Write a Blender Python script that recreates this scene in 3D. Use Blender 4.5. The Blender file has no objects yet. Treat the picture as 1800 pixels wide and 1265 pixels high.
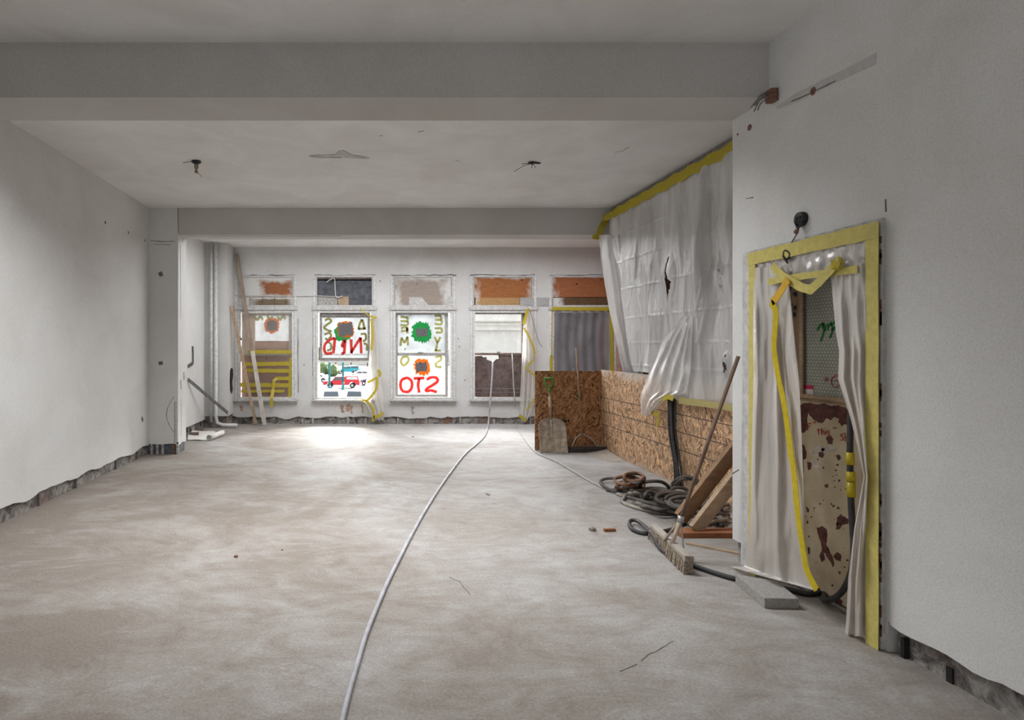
import bpy, bmesh, math, random
from mathutils import Vector, Matrix, noise

R = random.Random(7)
SC = bpy.context.scene
COL = SC.collection
F, VX, VY, CH = 1060.0, 655.0, 610.0, 1.565     # focal length in pixels, vanishing point, eye height
V = Vector

# ------------------------------------------------------------------ measuring the photograph
def at(x, y, Y):   return V(((x - VX) / F * Y, Y, CH - (y - VY) / F * Y))
def onx(x, y, X):
    Y = X * F / (x - VX); return V((X, Y, CH - (y - VY) / F * Y))
def fl(x, y, z=0.0):
    Y = (CH - z) * F / (y - VY); return V(((x - VX) / F * Y, Y, z))
def ce(x, y, z=3.6):
    Y = (z - CH) * F / (VY - y); return V(((x - VX) / F * Y, Y, z))

# ------------------------------------------------------------------ materials
def newmat(name):
    m = bpy.data.materials.new(name); m.use_nodes = True
    nt = m.node_tree; nt.nodes.clear()
    out = nt.nodes.new('ShaderNodeOutputMaterial')
    return m, nt, out
def N(nt, t, **kw):
    n = nt.nodes.new(t)
    for k, v in kw.items():
        if k.startswith('_'): setattr(n, k[1:], v)
        else: n.inputs[k.replace('__', ' ')].default_value = v
    return n
def L(nt, a, b): nt.links.new(a, b)
def ramp(nt, fac, stops, interp='LINEAR'):
    r = nt.nodes.new('ShaderNodeValToRGB'); r.color_ramp.interpolation = interp
    el = r.color_ramp.elements
    while len(el) > 1: el.remove(el[-1])
    el[0].position = stops[0][0]; el[0].color = (*stops[0][1], 1)
    for p, c in stops[1:]:
        e = el.new(p); e.color = (*c, 1)
    L(nt, fac, r.inputs[0]); return r
def mixc(nt, fac, a, b, mode='MIX'):
    n = nt.nodes.new('ShaderNodeMix'); n.data_type = 'RGBA'; n.blend_type = mode
    for i, v in ((0, fac), (6, a), (7, b)):
        if hasattr(v, 'is_linked') or isinstance(v, bpy.types.NodeSocket): L(nt, v, n.inputs[i])
        else: n.inputs[i].default_value = (*v, 1) if isinstance(v, tuple) and len(v) == 3 else v
    return n.outputs[2]
def mth(nt, op, a, b=None, c=None):
    n = nt.nodes.new('ShaderNodeMath'); n.operation = op
    for i, v in enumerate((a, b, c)):
        if v is None: continue
        if isinstance(v, bpy.types.NodeSocket): L(nt, v, n.inputs[i])
        else: n.inputs[i].default_value = v
    return n.outputs[0]
def coords(nt, scale=(1, 1, 1), rot=(0, 0, 0), src=None):
    tc = nt.nodes.new('ShaderNodeTexCoord'); mp = nt.nodes.new('ShaderNodeMapping')
    mp.inputs['Scale'].default_value = scale; mp.inputs['Rotation'].default_value = rot
    L(nt, src if src is not None else tc.outputs['Object'], mp.inputs['Vector']); return mp.outputs[0]
def noi(nt, vec, scale, detail=4, rough=.6, dist=0):
    n = N(nt, 'ShaderNodeTexNoise', Scale=scale, Detail=detail, Roughness=rough, Distortion=dist)
    L(nt, vec, n.inputs['Vector']); return n.outputs[0]

def plain(name, col, rough=.6, metal=0, var=.12, scale=12, bump=0.0, spec=.4):
    m, nt, out = newmat(name)
    b = N(nt, 'ShaderNodeBsdfPrincipled', Roughness=rough, Metallic=metal)
    b.inputs['Specular IOR Level'].default_value = spec
    f = noi(nt, coords(nt), scale)
    lo = tuple(c * (1 - var * 2) for c in col); hi = tuple(min(1, c * (1 + var * 2)) for c in col)
    r = ramp(nt, f, [(.25, lo), (.75, hi)])
    L(nt, r.outputs[0], b.inputs['Base Color'])
    if bump:
        bp = N(nt, 'ShaderNodeBump', Strength=bump, Distance=.01); L(nt, noi(nt, coords(nt), scale * 6), bp.inputs['Height'])
        L(nt, bp.outputs[0], b.inputs['Normal'])
    L(nt, b.outputs[0], out.inputs[0]); return m

def plaster(name, col, speck=.09, stain=.10, sc=55, dirt=None):
    """painted plaster: sprayed stipple, faint blotches, and a few scuffs"""
    m, nt, out = newmat(name)
    b = N(nt, 'ShaderNodeBsdfPrincipled', Roughness=.85); b.inputs['Specular IOR Level'].default_value = .2
    v = coords(nt)
    fine = noi(nt, v, sc, 3, .7)
    big = noi(nt, v, 1.3, 5, .62, .6)
    c1 = ramp(nt, fine, [(.3, tuple(c * (1 - speck * 1.6) for c in col)), (.5, col), (.72, tuple(min(.95, c * (1 + speck * 1.3)) for c in col))])
    c2 = ramp(nt, big, [(.3, (1 - stain, 1 - stain * 1.15, 1 - stain * 1.3)), (.65, (1, 1, 1))])
    c = mixc(nt, 1.0, c1.outputs[0], c2.outputs[0], 'MULTIPLY')
    if dirt:
        d = noi(nt, coords(nt, (1.2, 1.2, 6)), 2.2, 8, .7, 1.5)
        mk = ramp(nt, d, [(.60, (0, 0, 0)), (.74, (1, 1, 1))])
        c = mixc(nt, mk.outputs[0], c, dirt)
    L(nt, c, b.inputs['Base Color'])
    bp = N(nt, 'ShaderNodeBump', Strength=.35, Distance=.004); L(nt, fine, bp.inputs['Height']); L(nt, bp.outputs[0], b.inputs['Normal'])
    L(nt, b.outputs[0], out.inputs[0]); return m

def masonry(name):
    m, nt, out = newmat(name)
    b = N(nt, 'ShaderNodeBsdfPrincipled', Roughness=.95)
    v = coords(nt)
    n1 = noi(nt, v, 9, 6, .7, .8)
    c = ramp(nt, n1, [(.3, (.035, .03, .03)), (.42, (.13, .115, .105)), (.55, (.30, .28, .26)), (.72, (.46, .43, .40))])
    n2 = noi(nt, v, 2.3, 3, .5)
    k = ramp(nt, n2, [(.60, (0, 0, 0)), (.70, (1, 1, 1))])
    cc = mixc(nt, k.outputs[0], c.outputs[0], (.20, .115, .08))
    L(nt, cc, b.inputs['Base Color'])
    bp = N(nt, 'ShaderNodeBump', Strength=.9, Distance=.03); L(nt, n1, bp.inputs['Height']); L(nt, bp.outputs[0], b.inputs['Normal'])
    L(nt, b.outputs[0], out.inputs[0]); return m

def floor_mat():
    m, nt, out = newmat('dusty_concrete')
    b = N(nt, 'ShaderNodeBsdfPrincipled', Roughness=.8); b.inputs['Specular IOR Level'].default_value = .3
    v = coords(nt)
    warp = N(nt, 'ShaderNodeTexNoise', Scale=.55, Detail=3); L(nt, v, warp.inputs['Vector'])
    big = noi(nt, v, .55, 7, .6, 1.2)
    sweep = noi(nt, coords(nt, (1.0, 1.9, 1), (0, 0, .6)), 1.3, 9, .70, 2.6)
    grain = noi(nt, v, 70, 4, .7)
    mid = noi(nt, v, 6, 8, .72, .5)
    s = mth(nt, 'ADD', mth(nt, 'MULTIPLY', big, .55), mth(nt, 'MULTIPLY', sweep, .38))
    s = mth(nt, 'ADD', s, .04)
    # brown plaster dust lies thicker on the left of the room
    sep = nt.nodes.new('ShaderNodeSeparateXYZ'); L(nt, v, sep.inputs[0])
    s = mth(nt, 'ADD', s, mth(nt, 'MULTIPLY_ADD', sep.outputs[0], .030, .004))
    s = mth(nt, 'ADD', s, mth(nt, 'MULTIPLY_ADD', sep.outputs[1], .011, -.085))  # tone also turns darker and browner towards the camera
    c = ramp(nt, s, [(.33, (.24, .207, .178)), (.43, (.32, .293, .270)), (.52, (.395, .380, .370)), (.63, (.465, .464, .468))])
    c = mixc(nt, 1.0, c.outputs[0], ramp(nt, grain, [(.3, (.74, .74, .73)), (.68, (1.14, 1.14, 1.14))]).outputs[0], 'MULTIPLY')
    c = mixc(nt, 1.0, c, ramp(nt, mid, [(.28, (.86, .84, .82)), (.5, (1, 1, 1))]).outputs[0], 'MULTIPLY')
    vein = N(nt, 'ShaderNodeTexNoise', Scale=.9, Detail=7, Roughness=.62, Distortion=.8); L(nt, coords(nt, (1, 1.5, 1), (0, 0, .3)), vein.inputs['Vector'])
    vd = mth(nt, 'ABSOLUTE', mth(nt, 'SUBTRACT', vein.outputs[0], .5))
    vm_ = mth(nt, 'MULTIPLY', ramp(nt, vd, [(.0, (1, 1, 1)), (.014, (0, 0, 0))]).outputs[0], ramp(nt, noi(nt, v, 1.7, 3), [(.48, (0, 0, 0)), (.62, (.55, .55, .55))]).outputs[0])
    c = mixc(nt, vm_, c, (.22, .18, .15))
    # scuffs and drag marks
    sc = noi(nt, coords(nt, (1, 4.5, 1), (0, 0, -.35)), 2.1, 9, .75, 1.6)
    c = mixc(nt, ramp(nt, sc, [(.64, (0, 0, 0)), (.74, (.4, .4, .4))]).outputs[0], c, (.19, .16, .14))
    L(nt, c, b.inputs['Base Color'])
    bp = N(nt, 'ShaderNodeBump', Strength=.3, Distance=.006); L(nt, mid, bp.inputs['Height']); L(nt, bp.outputs[0], b.inputs['Normal'])
    L(nt, b.outputs[0], out.inputs[0]); return m

def osb_mat(name, swap, tone, grid):
    """oriented strand board: three layers of stretched flakes, nailing grid, dust near the floor"""
    m, nt, out = newmat(name)
    b = N(nt, 'ShaderNodeBsdfPrincipled', Roughness=.75); b.inputs['Specular IOR Level'].default_value = .25
    tc = nt.nodes.new('ShaderNodeTexCoord'); geo = nt.nodes.new('ShaderNodeNewGeometry')
    sep = nt.nodes.new('ShaderNodeSeparateXYZ'); L(nt, geo.outputs['Position'], sep.inputs[0])
    u = sep.outputs[1] if swap else sep.outputs[0]; w = sep.outputs[2]
    cmb = nt.nodes.new('ShaderNodeCombineXYZ'); L(nt, u, cmb.inputs[0]); L(nt, w, cmb.inputs[1])
    wob = N(nt, 'ShaderNodeTexNoise', Scale=2.2, Detail=1); L(nt, cmb.outputs[0], wob.inputs['Vector'])
    wv = nt.nodes.new('ShaderNodeVectorMath'); wv.operation = 'MULTIPLY_ADD'; wv.inputs[1].default_value = (.28, .28, 0); L(nt, wob.outputs['Color'], wv.inputs[0]); L(nt, cmb.outputs[0], wv.inputs[2])
    base = wv.outputs[0]
    vals = []
    for i, (a, sx, sy) in enumerate(((.15, 11, 52), (1.25, 13, 60), (-.55, 12, 56), (2.1, 15, 70), (.75, 15, 64), (-1.2, 14, 74))):
        mp = nt.nodes.new('ShaderNodeMapping'); mp.inputs['Rotation'].default_value = (0, 0, a); mp.inputs['Location'].default_value = (i * 3.3, i, 0)
        L(nt, base, mp.inputs[0])
        mp2 = nt.nodes.new('ShaderNodeMapping'); mp2.inputs['Scale'].default_value = (sx, sy, 1); L(nt, mp.outputs[0], mp2.inputs[0])
        vo = nt.nodes.new('ShaderNodeTexVoronoi'); vo.voronoi_dimensions = '2D'; vo.inputs['Scale'].default_value = 1.0
        L(nt, mp2.outputs[0], vo.inputs['Vector'])
        s2 = nt.nodes.new('ShaderNodeSeparateColor'); L(nt, vo.outputs['Color'], s2.inputs[0]); vals.append(s2.outputs)
    cols = []
    for k in range(6):
        cols.append(ramp(nt, vals[k][0], [(0, tuple(t * f_ for t, f_ in zip(tone, (.24, .15, .13)))), (.24, tuple(t * .66 for t in tone)), (.6, tone), (1, tuple(min(1, t * 1.6) for t in tone))]).outputs[0])
    c = cols[0]
    for k in (1, 2, 3, 4, 5):
        c = mixc(nt, mth(nt, 'GREATER_THAN', vals[k][1], .66), c, cols[k])
    if grid:
        for co, per, off in ((w, .2, 0.0), (u, .206, .04)):
            f = mth(nt, 'FRACT', mth(nt, 'MULTIPLY_ADD', co, 1 / per, off))
            d = mth(nt, 'LESS_THAN', f, .055 if per == .2 else .04)
            if co is w:
                d = mth(nt, 'MULTIPLY', d, mth(nt, 'LESS_THAN', w, .87)); d = mth(nt, 'MULTIPLY', d, mth(nt, 'GREATER_THAN', w, .3))
                d = mth(nt, 'MULTIPLY', d, .85)
            else:
                d = mth(nt, 'MULTIPLY', d, mth(nt, 'GREATER_THAN', noi(nt, coords(nt, (.8, .8, .8)), 1.2), .46)); d = mth(nt, 'MULTIPLY', d, .6)
            c = mixc(nt, d, c, (.05, .045, .05))
    du = noi(nt, coords(nt), 3.0, 6, .6)
    dm = mth(nt, 'MULTIPLY_ADD', w, -2.6, .05); dm = mth(nt, 'ADD', dm, du)
    c = mixc(nt, ramp(nt, dm, [(.35, (0, 0, 0)), (.62, (.8, .8, .8))]).outputs[0], c, (.44, .37, .31))
    if grid:
        dm2 = mth(nt, 'ADD', mth(nt, 'MULTIPLY_ADD', w, 1.5, -1.55), du)
        c = mixc(nt, ramp(nt, dm2, [(.62, (0, 0, 0)), (.80, (.75, .75, .75))]).outputs[0], c, (.62, .56, .51))
    L(nt, c, b.inputs['Base Color'])
    L(nt, b.outputs[0], out.inputs[0]); return m

def wood_mat(name, a, bcol, axis=0, sc=1.0, rough=.75):
    m, nt, out = newmat(name)
    b = N(nt, 'ShaderNodeBsdfPrincipled', Roughness=rough); b.inputs['Specular IOR Level'].default_value = .25
    s = [14, 14, 14]; s[axis] = 1.2
    g = noi(nt, coords(nt, tuple(s)), sc * 2.2, 8, .7, .6)
    d = noi(nt, coords(nt), 5, 5, .65)
    c = ramp(nt, g, [(.3, a), (.7, bcol)]).outputs[0]
    c = mixc(nt, 1.0, c, ramp(nt, d, [(.3, (.7, .7, .7)), (.6, (1.05, 1.05, 1.05))]).outputs[0], 'MULTIPLY')
    L(nt, c, b.inputs['Base Color']); L(nt, b.outputs[0], out.inputs[0]); return m

def oversprayed(name, cols, spray=(.62, .61, .59), cover=.5, edge=.55):
    """boarding with white paint oversprayed round its edges"""
    m, nt, out = newmat(name)
    b = N(nt, 'ShaderNodeBsdfPrincipled', Roughness=.8); b.inputs['Specular IOR Level'].default_value = .2
    v = coords(nt)
    g = noi(nt, coords(nt, (2, 2, 14)), 4, 8, .7, 1.0)
    c = ramp(nt, g, [(.3, cols[0]), (.55, cols[1]), (.75, cols[2])]).outputs[0]
    kn = N(nt, 'ShaderNodeTexVoronoi', Scale=4.5); L(nt, coords(nt, (1, 1, 1.1)), kn.inputs['Vector'])
    c = mixc(nt, ramp(nt, kn.outputs['Distance'], [(.07, (1, 1, 1)), (.13, (0, 0, 0))]).outputs[0], c, tuple(t * .25 for t in cols[0]))
    tc = nt.nodes.new('ShaderNodeTexCoord'); sp = nt.nodes.new('ShaderNodeSeparateXYZ'); L(nt, tc.outputs['Generated'], sp.inputs[0])
    ex = mth(nt, 'ABSOLUTE', mth(nt, 'SUBTRACT', sp.outputs[0], edge)); ez = mth(nt, 'ABSOLUTE', mth(nt, 'SUBTRACT', sp.outputs[2], .42))
    e = mth(nt, 'MAXIMUM', mth(nt, 'MULTIPLY', ex, 1.0), mth(nt, 'MULTIPLY', ez, .85))
    e = mth(nt, 'ADD', e, mth(nt, 'MULTIPLY_ADD', noi(nt, v, 5, 5, .6), .5, -.25))
    k = ramp(nt, e, [(cover - .09, (0, 0, 0)), (cover + .09, (1, 1, 1))]).outputs[0]
    c = mixc(nt, k, c, spray)
    L(nt, c, b.inputs['Base Color']); L(nt, b.outputs[0], out.inputs[0]); return m

def film_mat(name, col=(.86, .85, .83), clear=.18, var=.25, gloss=.12, transl=.35, cr=.3, streak=(1.6, 1.6, .7)):
    """polythene film: partly see-through, dusty, shiny on its creases"""
    m, nt, out = newmat(name)
    d = N(nt, 'ShaderNodeBsdfDiffuse', Color=(*col, 1)); t = N(nt, 'ShaderNodeBsdfTranslucent', Color=(*col, 1))
    g = N(nt, 'ShaderNodeBsdfGlossy', Color=(1, 1, 1, 1), Roughness=.34); tr = N(nt, 'ShaderNodeBsdfTransparent')
    v = coords(nt)
    bp = N(nt, 'ShaderNodeBump', Strength=cr, Distance=.02)
    L(nt, noi(nt, coords(nt, (3, 3, 1.0)), 5, 6, .6, 1.0), bp.inputs['Height'])
    for n in (d, g): L(nt, bp.outputs[0], n.inputs['Normal'])
    m1 = N(nt, 'ShaderNodeMixShader', Fac=transl); L(nt, d.outputs[0], m1.inputs[1]); L(nt, t.outputs[0], m1.inputs[2])
    fr = N(nt, 'ShaderNodeFresnel', IOR=1.45); L(nt, bp.outputs[0], fr.inputs['Normal'])
    f = noi(nt, coords(nt, streak), 1.6, 4, .55, .4)
    ff = ramp(nt, f, [(.35, (max(0, clear - var * .6),) * 3), (.68, (min(1, clear + var),) * 3)]).outputs[0]
    m2 = N(nt, 'ShaderNodeMixShader'); L(nt, ff, m2.inputs[0]); L(nt, m1.outputs[0], m2.inputs[1]); L(nt, tr.outputs[0], m2.inputs[2])
    m3 = N(nt, 'ShaderNodeMixShader'); L(nt, mth(nt, 'MULTIPLY_ADD', fr.outputs[0], .22, gloss * .25), m3.inputs[0]); L(nt, m2.outputs[0], m3.inputs[1]); L(nt, g.outputs[0], m3.inputs[2])
    L(nt, m3.outputs[0], out.inputs[0]); return m

def tape_mat(name, col, clear=.12, transl=.35):
    m, nt, out = newmat(name)
    v = coords(nt); r = ramp(nt, noi(nt, v, 30, 4), [(.3, tuple(c * .78 for c in col)), (.7, col)])
    d = N(nt, 'ShaderNodeBsdfDiffuse'); t = N(nt, 'ShaderNodeBsdfTranslucent'); L(nt, r.outputs[0], d.inputs[0]); L(nt, r.outputs[0], t.inputs[0])
    g = N(nt, 'ShaderNodeBsdfGlossy', Roughness=.35); tr = N(nt, 'ShaderNodeBsdfTransparent', Color=(*col, 1))
    m1 = N(nt, 'ShaderNodeMixShader', Fac=transl); L(nt, d.outputs[0], m1.inputs[1]); L(nt, t.outputs[0], m1.inputs[2])
    m2 = N(nt, 'ShaderNodeMixShader', Fac=clear); L(nt, m1.outputs[0], m2.inputs[1]); L(nt, tr.outputs[0], m2.inputs[2])
    m3 = N(nt, 'ShaderNodeMixShader', Fac=.05); L(nt, m2.outputs[0], m3.inputs[1]); L(nt, g.outputs[0], m3.inputs[2])
    L(nt, m3.outputs[0], out.inputs[0]); return m

def pane_mat(name, col, clear, gloss=.05):
    m, nt, out = newmat(name)
    t = N(nt, 'ShaderNodeBsdfTranslucent', Color=(*col, 1)); d = N(nt, 'ShaderNodeBsdfDiffuse', Color=(*col, 1))
    tr = N(nt, 'ShaderNodeBsdfTransparent'); g = N(nt, 'ShaderNodeBsdfGlossy', Roughness=.05)
    m1 = N(nt, 'ShaderNodeMixShader', Fac=.75); L(nt, d.outputs[0], m1.inputs[1]); L(nt, t.outputs[0], m1.inputs[2])
    f = noi(nt, coords(nt), 3.5, 4)
    ff = ramp(nt, f, [(.3, (max(0, clear - .08),) * 3), (.7, (min(1, clear + .08),) * 3)]).outputs[0]
    m2 = N(nt, 'ShaderNodeMixShader'); L(nt, ff, m2.inputs[0]); L(nt, m1.outputs[0], m2.inputs[1]); L(nt, tr.outputs[0], m2.inputs[2])
    m3 = N(nt, 'ShaderNodeMixShader', Fac=gloss); L(nt, m2.outputs[0], m3.inputs[1]); L(nt, g.outputs[0], m3.inputs[2])
    L(nt, m3.outputs[0], out.inputs[0]); return m

def rusty_mat(name):
    """cream door paint"""
    m, nt, out = newmat(name)
    b = N(nt, 'ShaderNodeBsdfPrincipled', Roughness=.6)
    v = coords(nt)
    p = ramp(nt, noi(nt, v, 6, 5), [(.3, (.44, .35, .22)), (.7, (.62, .53, .38))]).outputs[0]
    L(nt, p, b.inputs['Base Color']); L(nt, b.outputs[0], out.inputs[0]); return m

def wire_glass_mat(name):
    m, nt, out = newmat(name)
    b = N(nt, 'ShaderNodeBsdfPrincipled', Roughness=.25)
    geo = nt.nodes.new('ShaderNodeNewGeometry'); sp = nt.nodes.new('ShaderNodeSeparateXYZ'); L(nt, geo.outputs['Position'], sp.inputs[0])
    cb = nt.nodes.new('ShaderNodeCombineXYZ'); L(nt, sp.outputs[1], cb.inputs[0]); L(nt, mth(nt, 'MULTIPLY', sp.outputs[2], 1.1), cb.inputs[1])
    def vm(op, a_, b_):
        n = nt.nodes.new('ShaderNodeVectorMath'); n.operation = op
        for i_, v_ in enumerate((a_, b_)):
            if isinstance(v_, tuple): n.inputs[i_].default_value = v_
            else: L(nt, v_, n.inputs[i_])
        return n
    P2 = vm('MULTIPLY', cb.outputs[0], (38, 38, 0)).outputs[0]
    S_, H_ = (1, 1.7320508, 1), (.5, .8660254, 0)
    A_ = vm('SUBTRACT', vm('MODULO', vm('ADD', P2, (1000, 1000 * 1.7320508, 0)).outputs[0], S_).outputs[0], H_).outputs[0]
    B_ = vm('SUBTRACT', vm('MODULO', vm('ADD', P2, (1000.5, 1000.5 * 1.7320508, 0)).outputs[0], S_).outputs[0], H_).outputs[0]
    def hexd(q):
        ab = nt.nodes.new('ShaderNodeVectorMath'); ab.operation = 'ABSOLUTE'; L(nt, q, ab.inputs[0])
        sx = nt.nodes.new('ShaderNodeSeparateXYZ'); L(nt, ab.outputs[0], sx.inputs[0])
        return mth(nt, 'MAXIMUM', sx.outputs[0], mth(nt, 'MULTIPLY_ADD', sx.outputs[1], .8660254, mth(nt, 'MULTIPLY', sx.outputs[0], .5)))
    hd = mth(nt, 'SUBTRACT', .5, mth(nt, 'MINIMUM', hexd(A_), hexd(B_)))
    base = ramp(nt, noi(nt, coords(nt), 2.2, 4), [(.3, (.33, .34, .28)), (.7, (.50, .52, .46))]).outputs[0]
    c = mixc(nt, ramp(nt, hd, [(.06, (.8, .8, .8)), (.12, (0, 0, 0))]).outputs[0], base, (.15, .155, .13))
    L(nt, c, b.inputs['Base Color'])
    bp = N(nt, 'ShaderNodeBump', Strength=.4, Distance=.004); L(nt, hd, bp.inputs['Height']); L(nt, bp.outputs[0], b.inputs['Normal'])
    L(nt, b.outputs[0], out.inputs[0]); return m

def brick_mat(name):
    m, nt, out = newmat(name)
    b = N(nt, 'ShaderNodeBsdfPrincipled', Roughness=.9)
    geo = nt.nodes.new('ShaderNodeNewGeometry'); sp = nt.nodes.new('ShaderNodeSeparateXYZ'); L(nt, geo.outputs['Position'], sp.inputs[0])
    cb = nt.nodes.new('ShaderNodeCombineXYZ'); L(nt, mth(nt, 'ADD', sp.outputs[0], sp.outputs[1]), cb.inputs[0]); L(nt, sp.outputs[2], cb.inputs[1])
    br = N(nt, 'ShaderNodeTexBrick', Color1=(.20, .075, .05, 1), Color2=(.27, .12, .08, 1), Mortar=(.16, .14, .125, 1), Scale=4.4)
    L(nt, cb.outputs[0], br.inputs['Vector']); L(nt, br.outputs[0], b.inputs['Base Color'])
    L(nt, b.outputs[0], out.inputs[0]); return m

M = {}
M['wall'] = plaster('painted_plaster', (.67, .67, .66), speck=.08, sc=130)
M['wall_back'] = plaster('painted_plaster_bay', (.62, .62, .615), stain=.12, sc=90)
M['ceiling'] = plaster('ceiling_paint', (.82, .82, .815), speck=.05, stain=.13, sc=90)
M['beam'] = plaster('beam_paint', (.56, .545, .525), speck=.08, sc=120)
M['masonry'] = masonry('broken_masonry')
M['dark'] = plain('dark_gap', (.018, .016, .016), .95)
M['soot'] = plain('old_dirt_line', (.13, .12, .115), .95, var=.3, scale=40)
M['scar'] = plain('bare_patch', (.36, .345, .33), .95, var=.25, scale=30)
M['floor'] = floor_mat()
M['osb_side'] = osb_mat('strand_board_side', True, (.54, .345, .205), True)
M['osb_front'] = osb_mat('strand_board_front', False, (.36, .185, .085), False)
M['brick'] = brick_mat('old_brick')
M['frame'] = plain('chalky_white_joinery', (.60, .60, .59), .7, var=.12, scale=20)
M['frame_dark'] = plain('weathered_joinery', (.25, .23, .215), .8, var=.3, scale=30)
M['frame_mid'] = plain('grubby_sash', (.36, .345, .33), .75, var=.22, scale=26)
M['ledge'] = plain('dirty_white_ledge', (.50, .49, .48), .8, var=.15, scale=18)
M['film'] = film_mat('polythene', (.82, .815, .81), clear=.06, var=.40, gloss=.10, cr=.55, streak=(3.2, 3.2, .42))
M['film_clear'] = film_mat('thin_polythene', (.88, .87, .86), clear=.30, var=.30, gloss=.1, transl=.45, streak=(5, 5, .8))
M['film_win'] = film_mat('window_polythene', (.92, .90, .86), clear=.12, var=.12, transl=.6)
M['film_grey'] = film_mat('grey_polythene', (.44, .43, .45), clear=.52, var=.2, transl=.4)
M['film_door'] = film_mat('door_polythene', (.74, .685, .635), clear=.16, var=.28, gloss=.4, streak=(4, 4, .6), transl=.35, cr=.45)
M['tape'] = tape_mat('yellow_tape', (.72, .60, .06))
M['tape_door'] = tape_mat('yellow_tape_dusty', (.76, .66, .20), .04, .15)
M['tape_bright'] = tape_mat('yellow_tape_clean', (.82, .66, .02), .02)
M['tape_pale'] = tape_mat('pale_yellow_tape', (.72, .64, .27), .08)
M['pane_white'] = pane_mat('whitened_glass', (.20, .212, .217), .14)
M['pane_faint'] = pane_mat('misted_glass', (.20, .212, .217), .34)
M['pane_clear'] = pane_mat('clear_glass', (.06, .06, .06), .93)
for n, c in (('green', (.0, .55, .13)), ('orange', (.95, .32, .0)), ('red', (.92, .09, .08)), ('olive', (.66, .64, .30)), ('olive_dark', (.52, .48, .18))):
    M['spray_' + n] = tape_mat('spray_' + n, c, .03, .6)
M['sponge'] = plain('grey_patch', (.13, .125, .13), .9, var=.4, scale=60)
M['plank_grey'] = wood_mat('weathered_plank', (.24, .185, .14), (.42, .345, .28), 2)
M['plank_white'] = wood_mat('whitewashed_plank', (.46, .41, .36), (.68, .64, .60), 2)
M['plank_brown'] = wood_mat('brown_plank', (.22, .13, .075), (.36, .225, .13), 0)
M['plank_tan'] = wood_mat('tan_plank', (.33, .235, .15), (.52, .39, .27), 0)
M['plank_red'] = wood_mat('reddish_plank', (.22, .08, .035), (.40, .17, .08), 0)
M['handle_wood'] = wood_mat('handle_wood', (.24, .13, .08), (.40, .27, .18), 2)
M['handle_pale'] = wood_mat('pale_handle_wood', (.48, .37, .27), (.62, .53, .42), 2)
M['handle_dark'] = wood_mat('dark_handle_wood', (.13, .08, .055), (.25, .17, .12), 2)
M['green_plastic'] = plain('green_plastic', (.10, .24, .04), .4)
M['steel_dirty'] = plain('dusty_steel', (.40, .335, .265), .7, .15, var=.25, scale=14)
M['steel'] = plain('steel', (.42, .42, .42), .45, .6)
M['strap'] = plain('dull_grey_strap', (.16, .15, .145), .7, .2, var=.25)
M['rubber'] = plain('black_rubber', (.038, .036, .036), .6, var=.3, scale=14)
M['hose'] = plain('dusty_hose', (.10, .085, .074), .7, var=.42, scale=6)
M['hose_pale'] = plain('dust_caked_hose', (.30, .265, .23), .8, var=.3, scale=8)
M['hose_rust'] = plain('rust_brown_hose', (.21, .105, .06), .7, var=.35, scale=10)
M['cord'] = plain('pale_cord', (.40, .40, .43), .6)
M['cord_grey'] = plain('grey_cord', (.40, .38, .36), .7)
M['bristle'] = plain('tan_bristles', (.36, .29, .22), .95, var=.4, scale=90, bump=.6)
M['broom_block'] = wood_mat('dusty_broom_block', (.33, .29, .25), (.48, .44, .39), 1)
M['concrete'] = plain('grey_concrete', (.33, .315, .30), .95, var=.12, scale=50, bump=.4)
M['paper'] = plain('white_paper', (.70, .68, .64), .8, var=.05)
M['iron'] = plain('black_iron', (.02, .02, .022), .5, .3)
M['rust'] = plain('rust', (.19, .10, .065), .9, var=.3, scale=30)
M['peel'] = plain('dark_rust_primer', (.105, .037, .03), .8, var=.3, scale=22)
M['door_paint'] = rusty_mat('cream_paint')
M['door_wood'] = wood_mat('door_wood', (.26, .17, .105), (.42, .30, .19), 2)
M['wire_glass'] = wire_glass_mat('wired_glass')
M['marker_red'] = plain('red_marker', (.42, .05, .05), .7, var=.15)
M['marker_green'] = plain('green_marker', (.01, .20, .035), .6, var=.1)
M['sticker_white'] = plain('white_sticker', (.72, .64, .62), .6, var=.04)
M['sticker_red'] = plain('crimson_sticker', (.52, .03, .09), .6, var=.04)
M['stone'] = plain('stone', (.27, .235, .20), .95, var=.25, scale=30)
M['wire'] = plain('thin_wire', (.16, .15, .14), .6)
M['board_dark'] = plain('dark_brown_board', (.135, .098, .09), .85, var=.25, scale=9)
M['board_navy'] = plain('sooty_blue_board', (.085, .09, .105), .7, var=.3, scale=10)
M['asphalt'] = plain('pale_asphalt', (.075, .075, .078), .9, var=.08, scale=.6)
M['facade'] = plain('white_facade', (.74, .725, .67), .8, var=.03, scale=2)
M['leaf'] = plain('leaf_green', (.13, .19, .08), .8, var=.35, scale=4)
M['bark'] = plain('bark', (.16, .12, .09), .9)
for n, c in (('red', (.62, .03, .045)), ('teal', (.02, .42, .52)), ('white', (.80, .80, .80)), ('blue', (.10, .13, .22))):
    M['car_' + n] = plain('car_' + n, c, .35, var=.02)
M['car_glass'] = plain('car_glass', (.10, .12, .14), .15)
M['tyre'] = plain('tyre', (.03, .03, .03), .8)
M['chrome'] = plain('hub', (.55, .55, .55), .3, .7)
M['lamp_teal'] = plain('teal_paint', (.05, .21, .235), .5)
M['lamp_orange'] = plain('orange_lens', (.8, .25, .03), .4)

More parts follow.
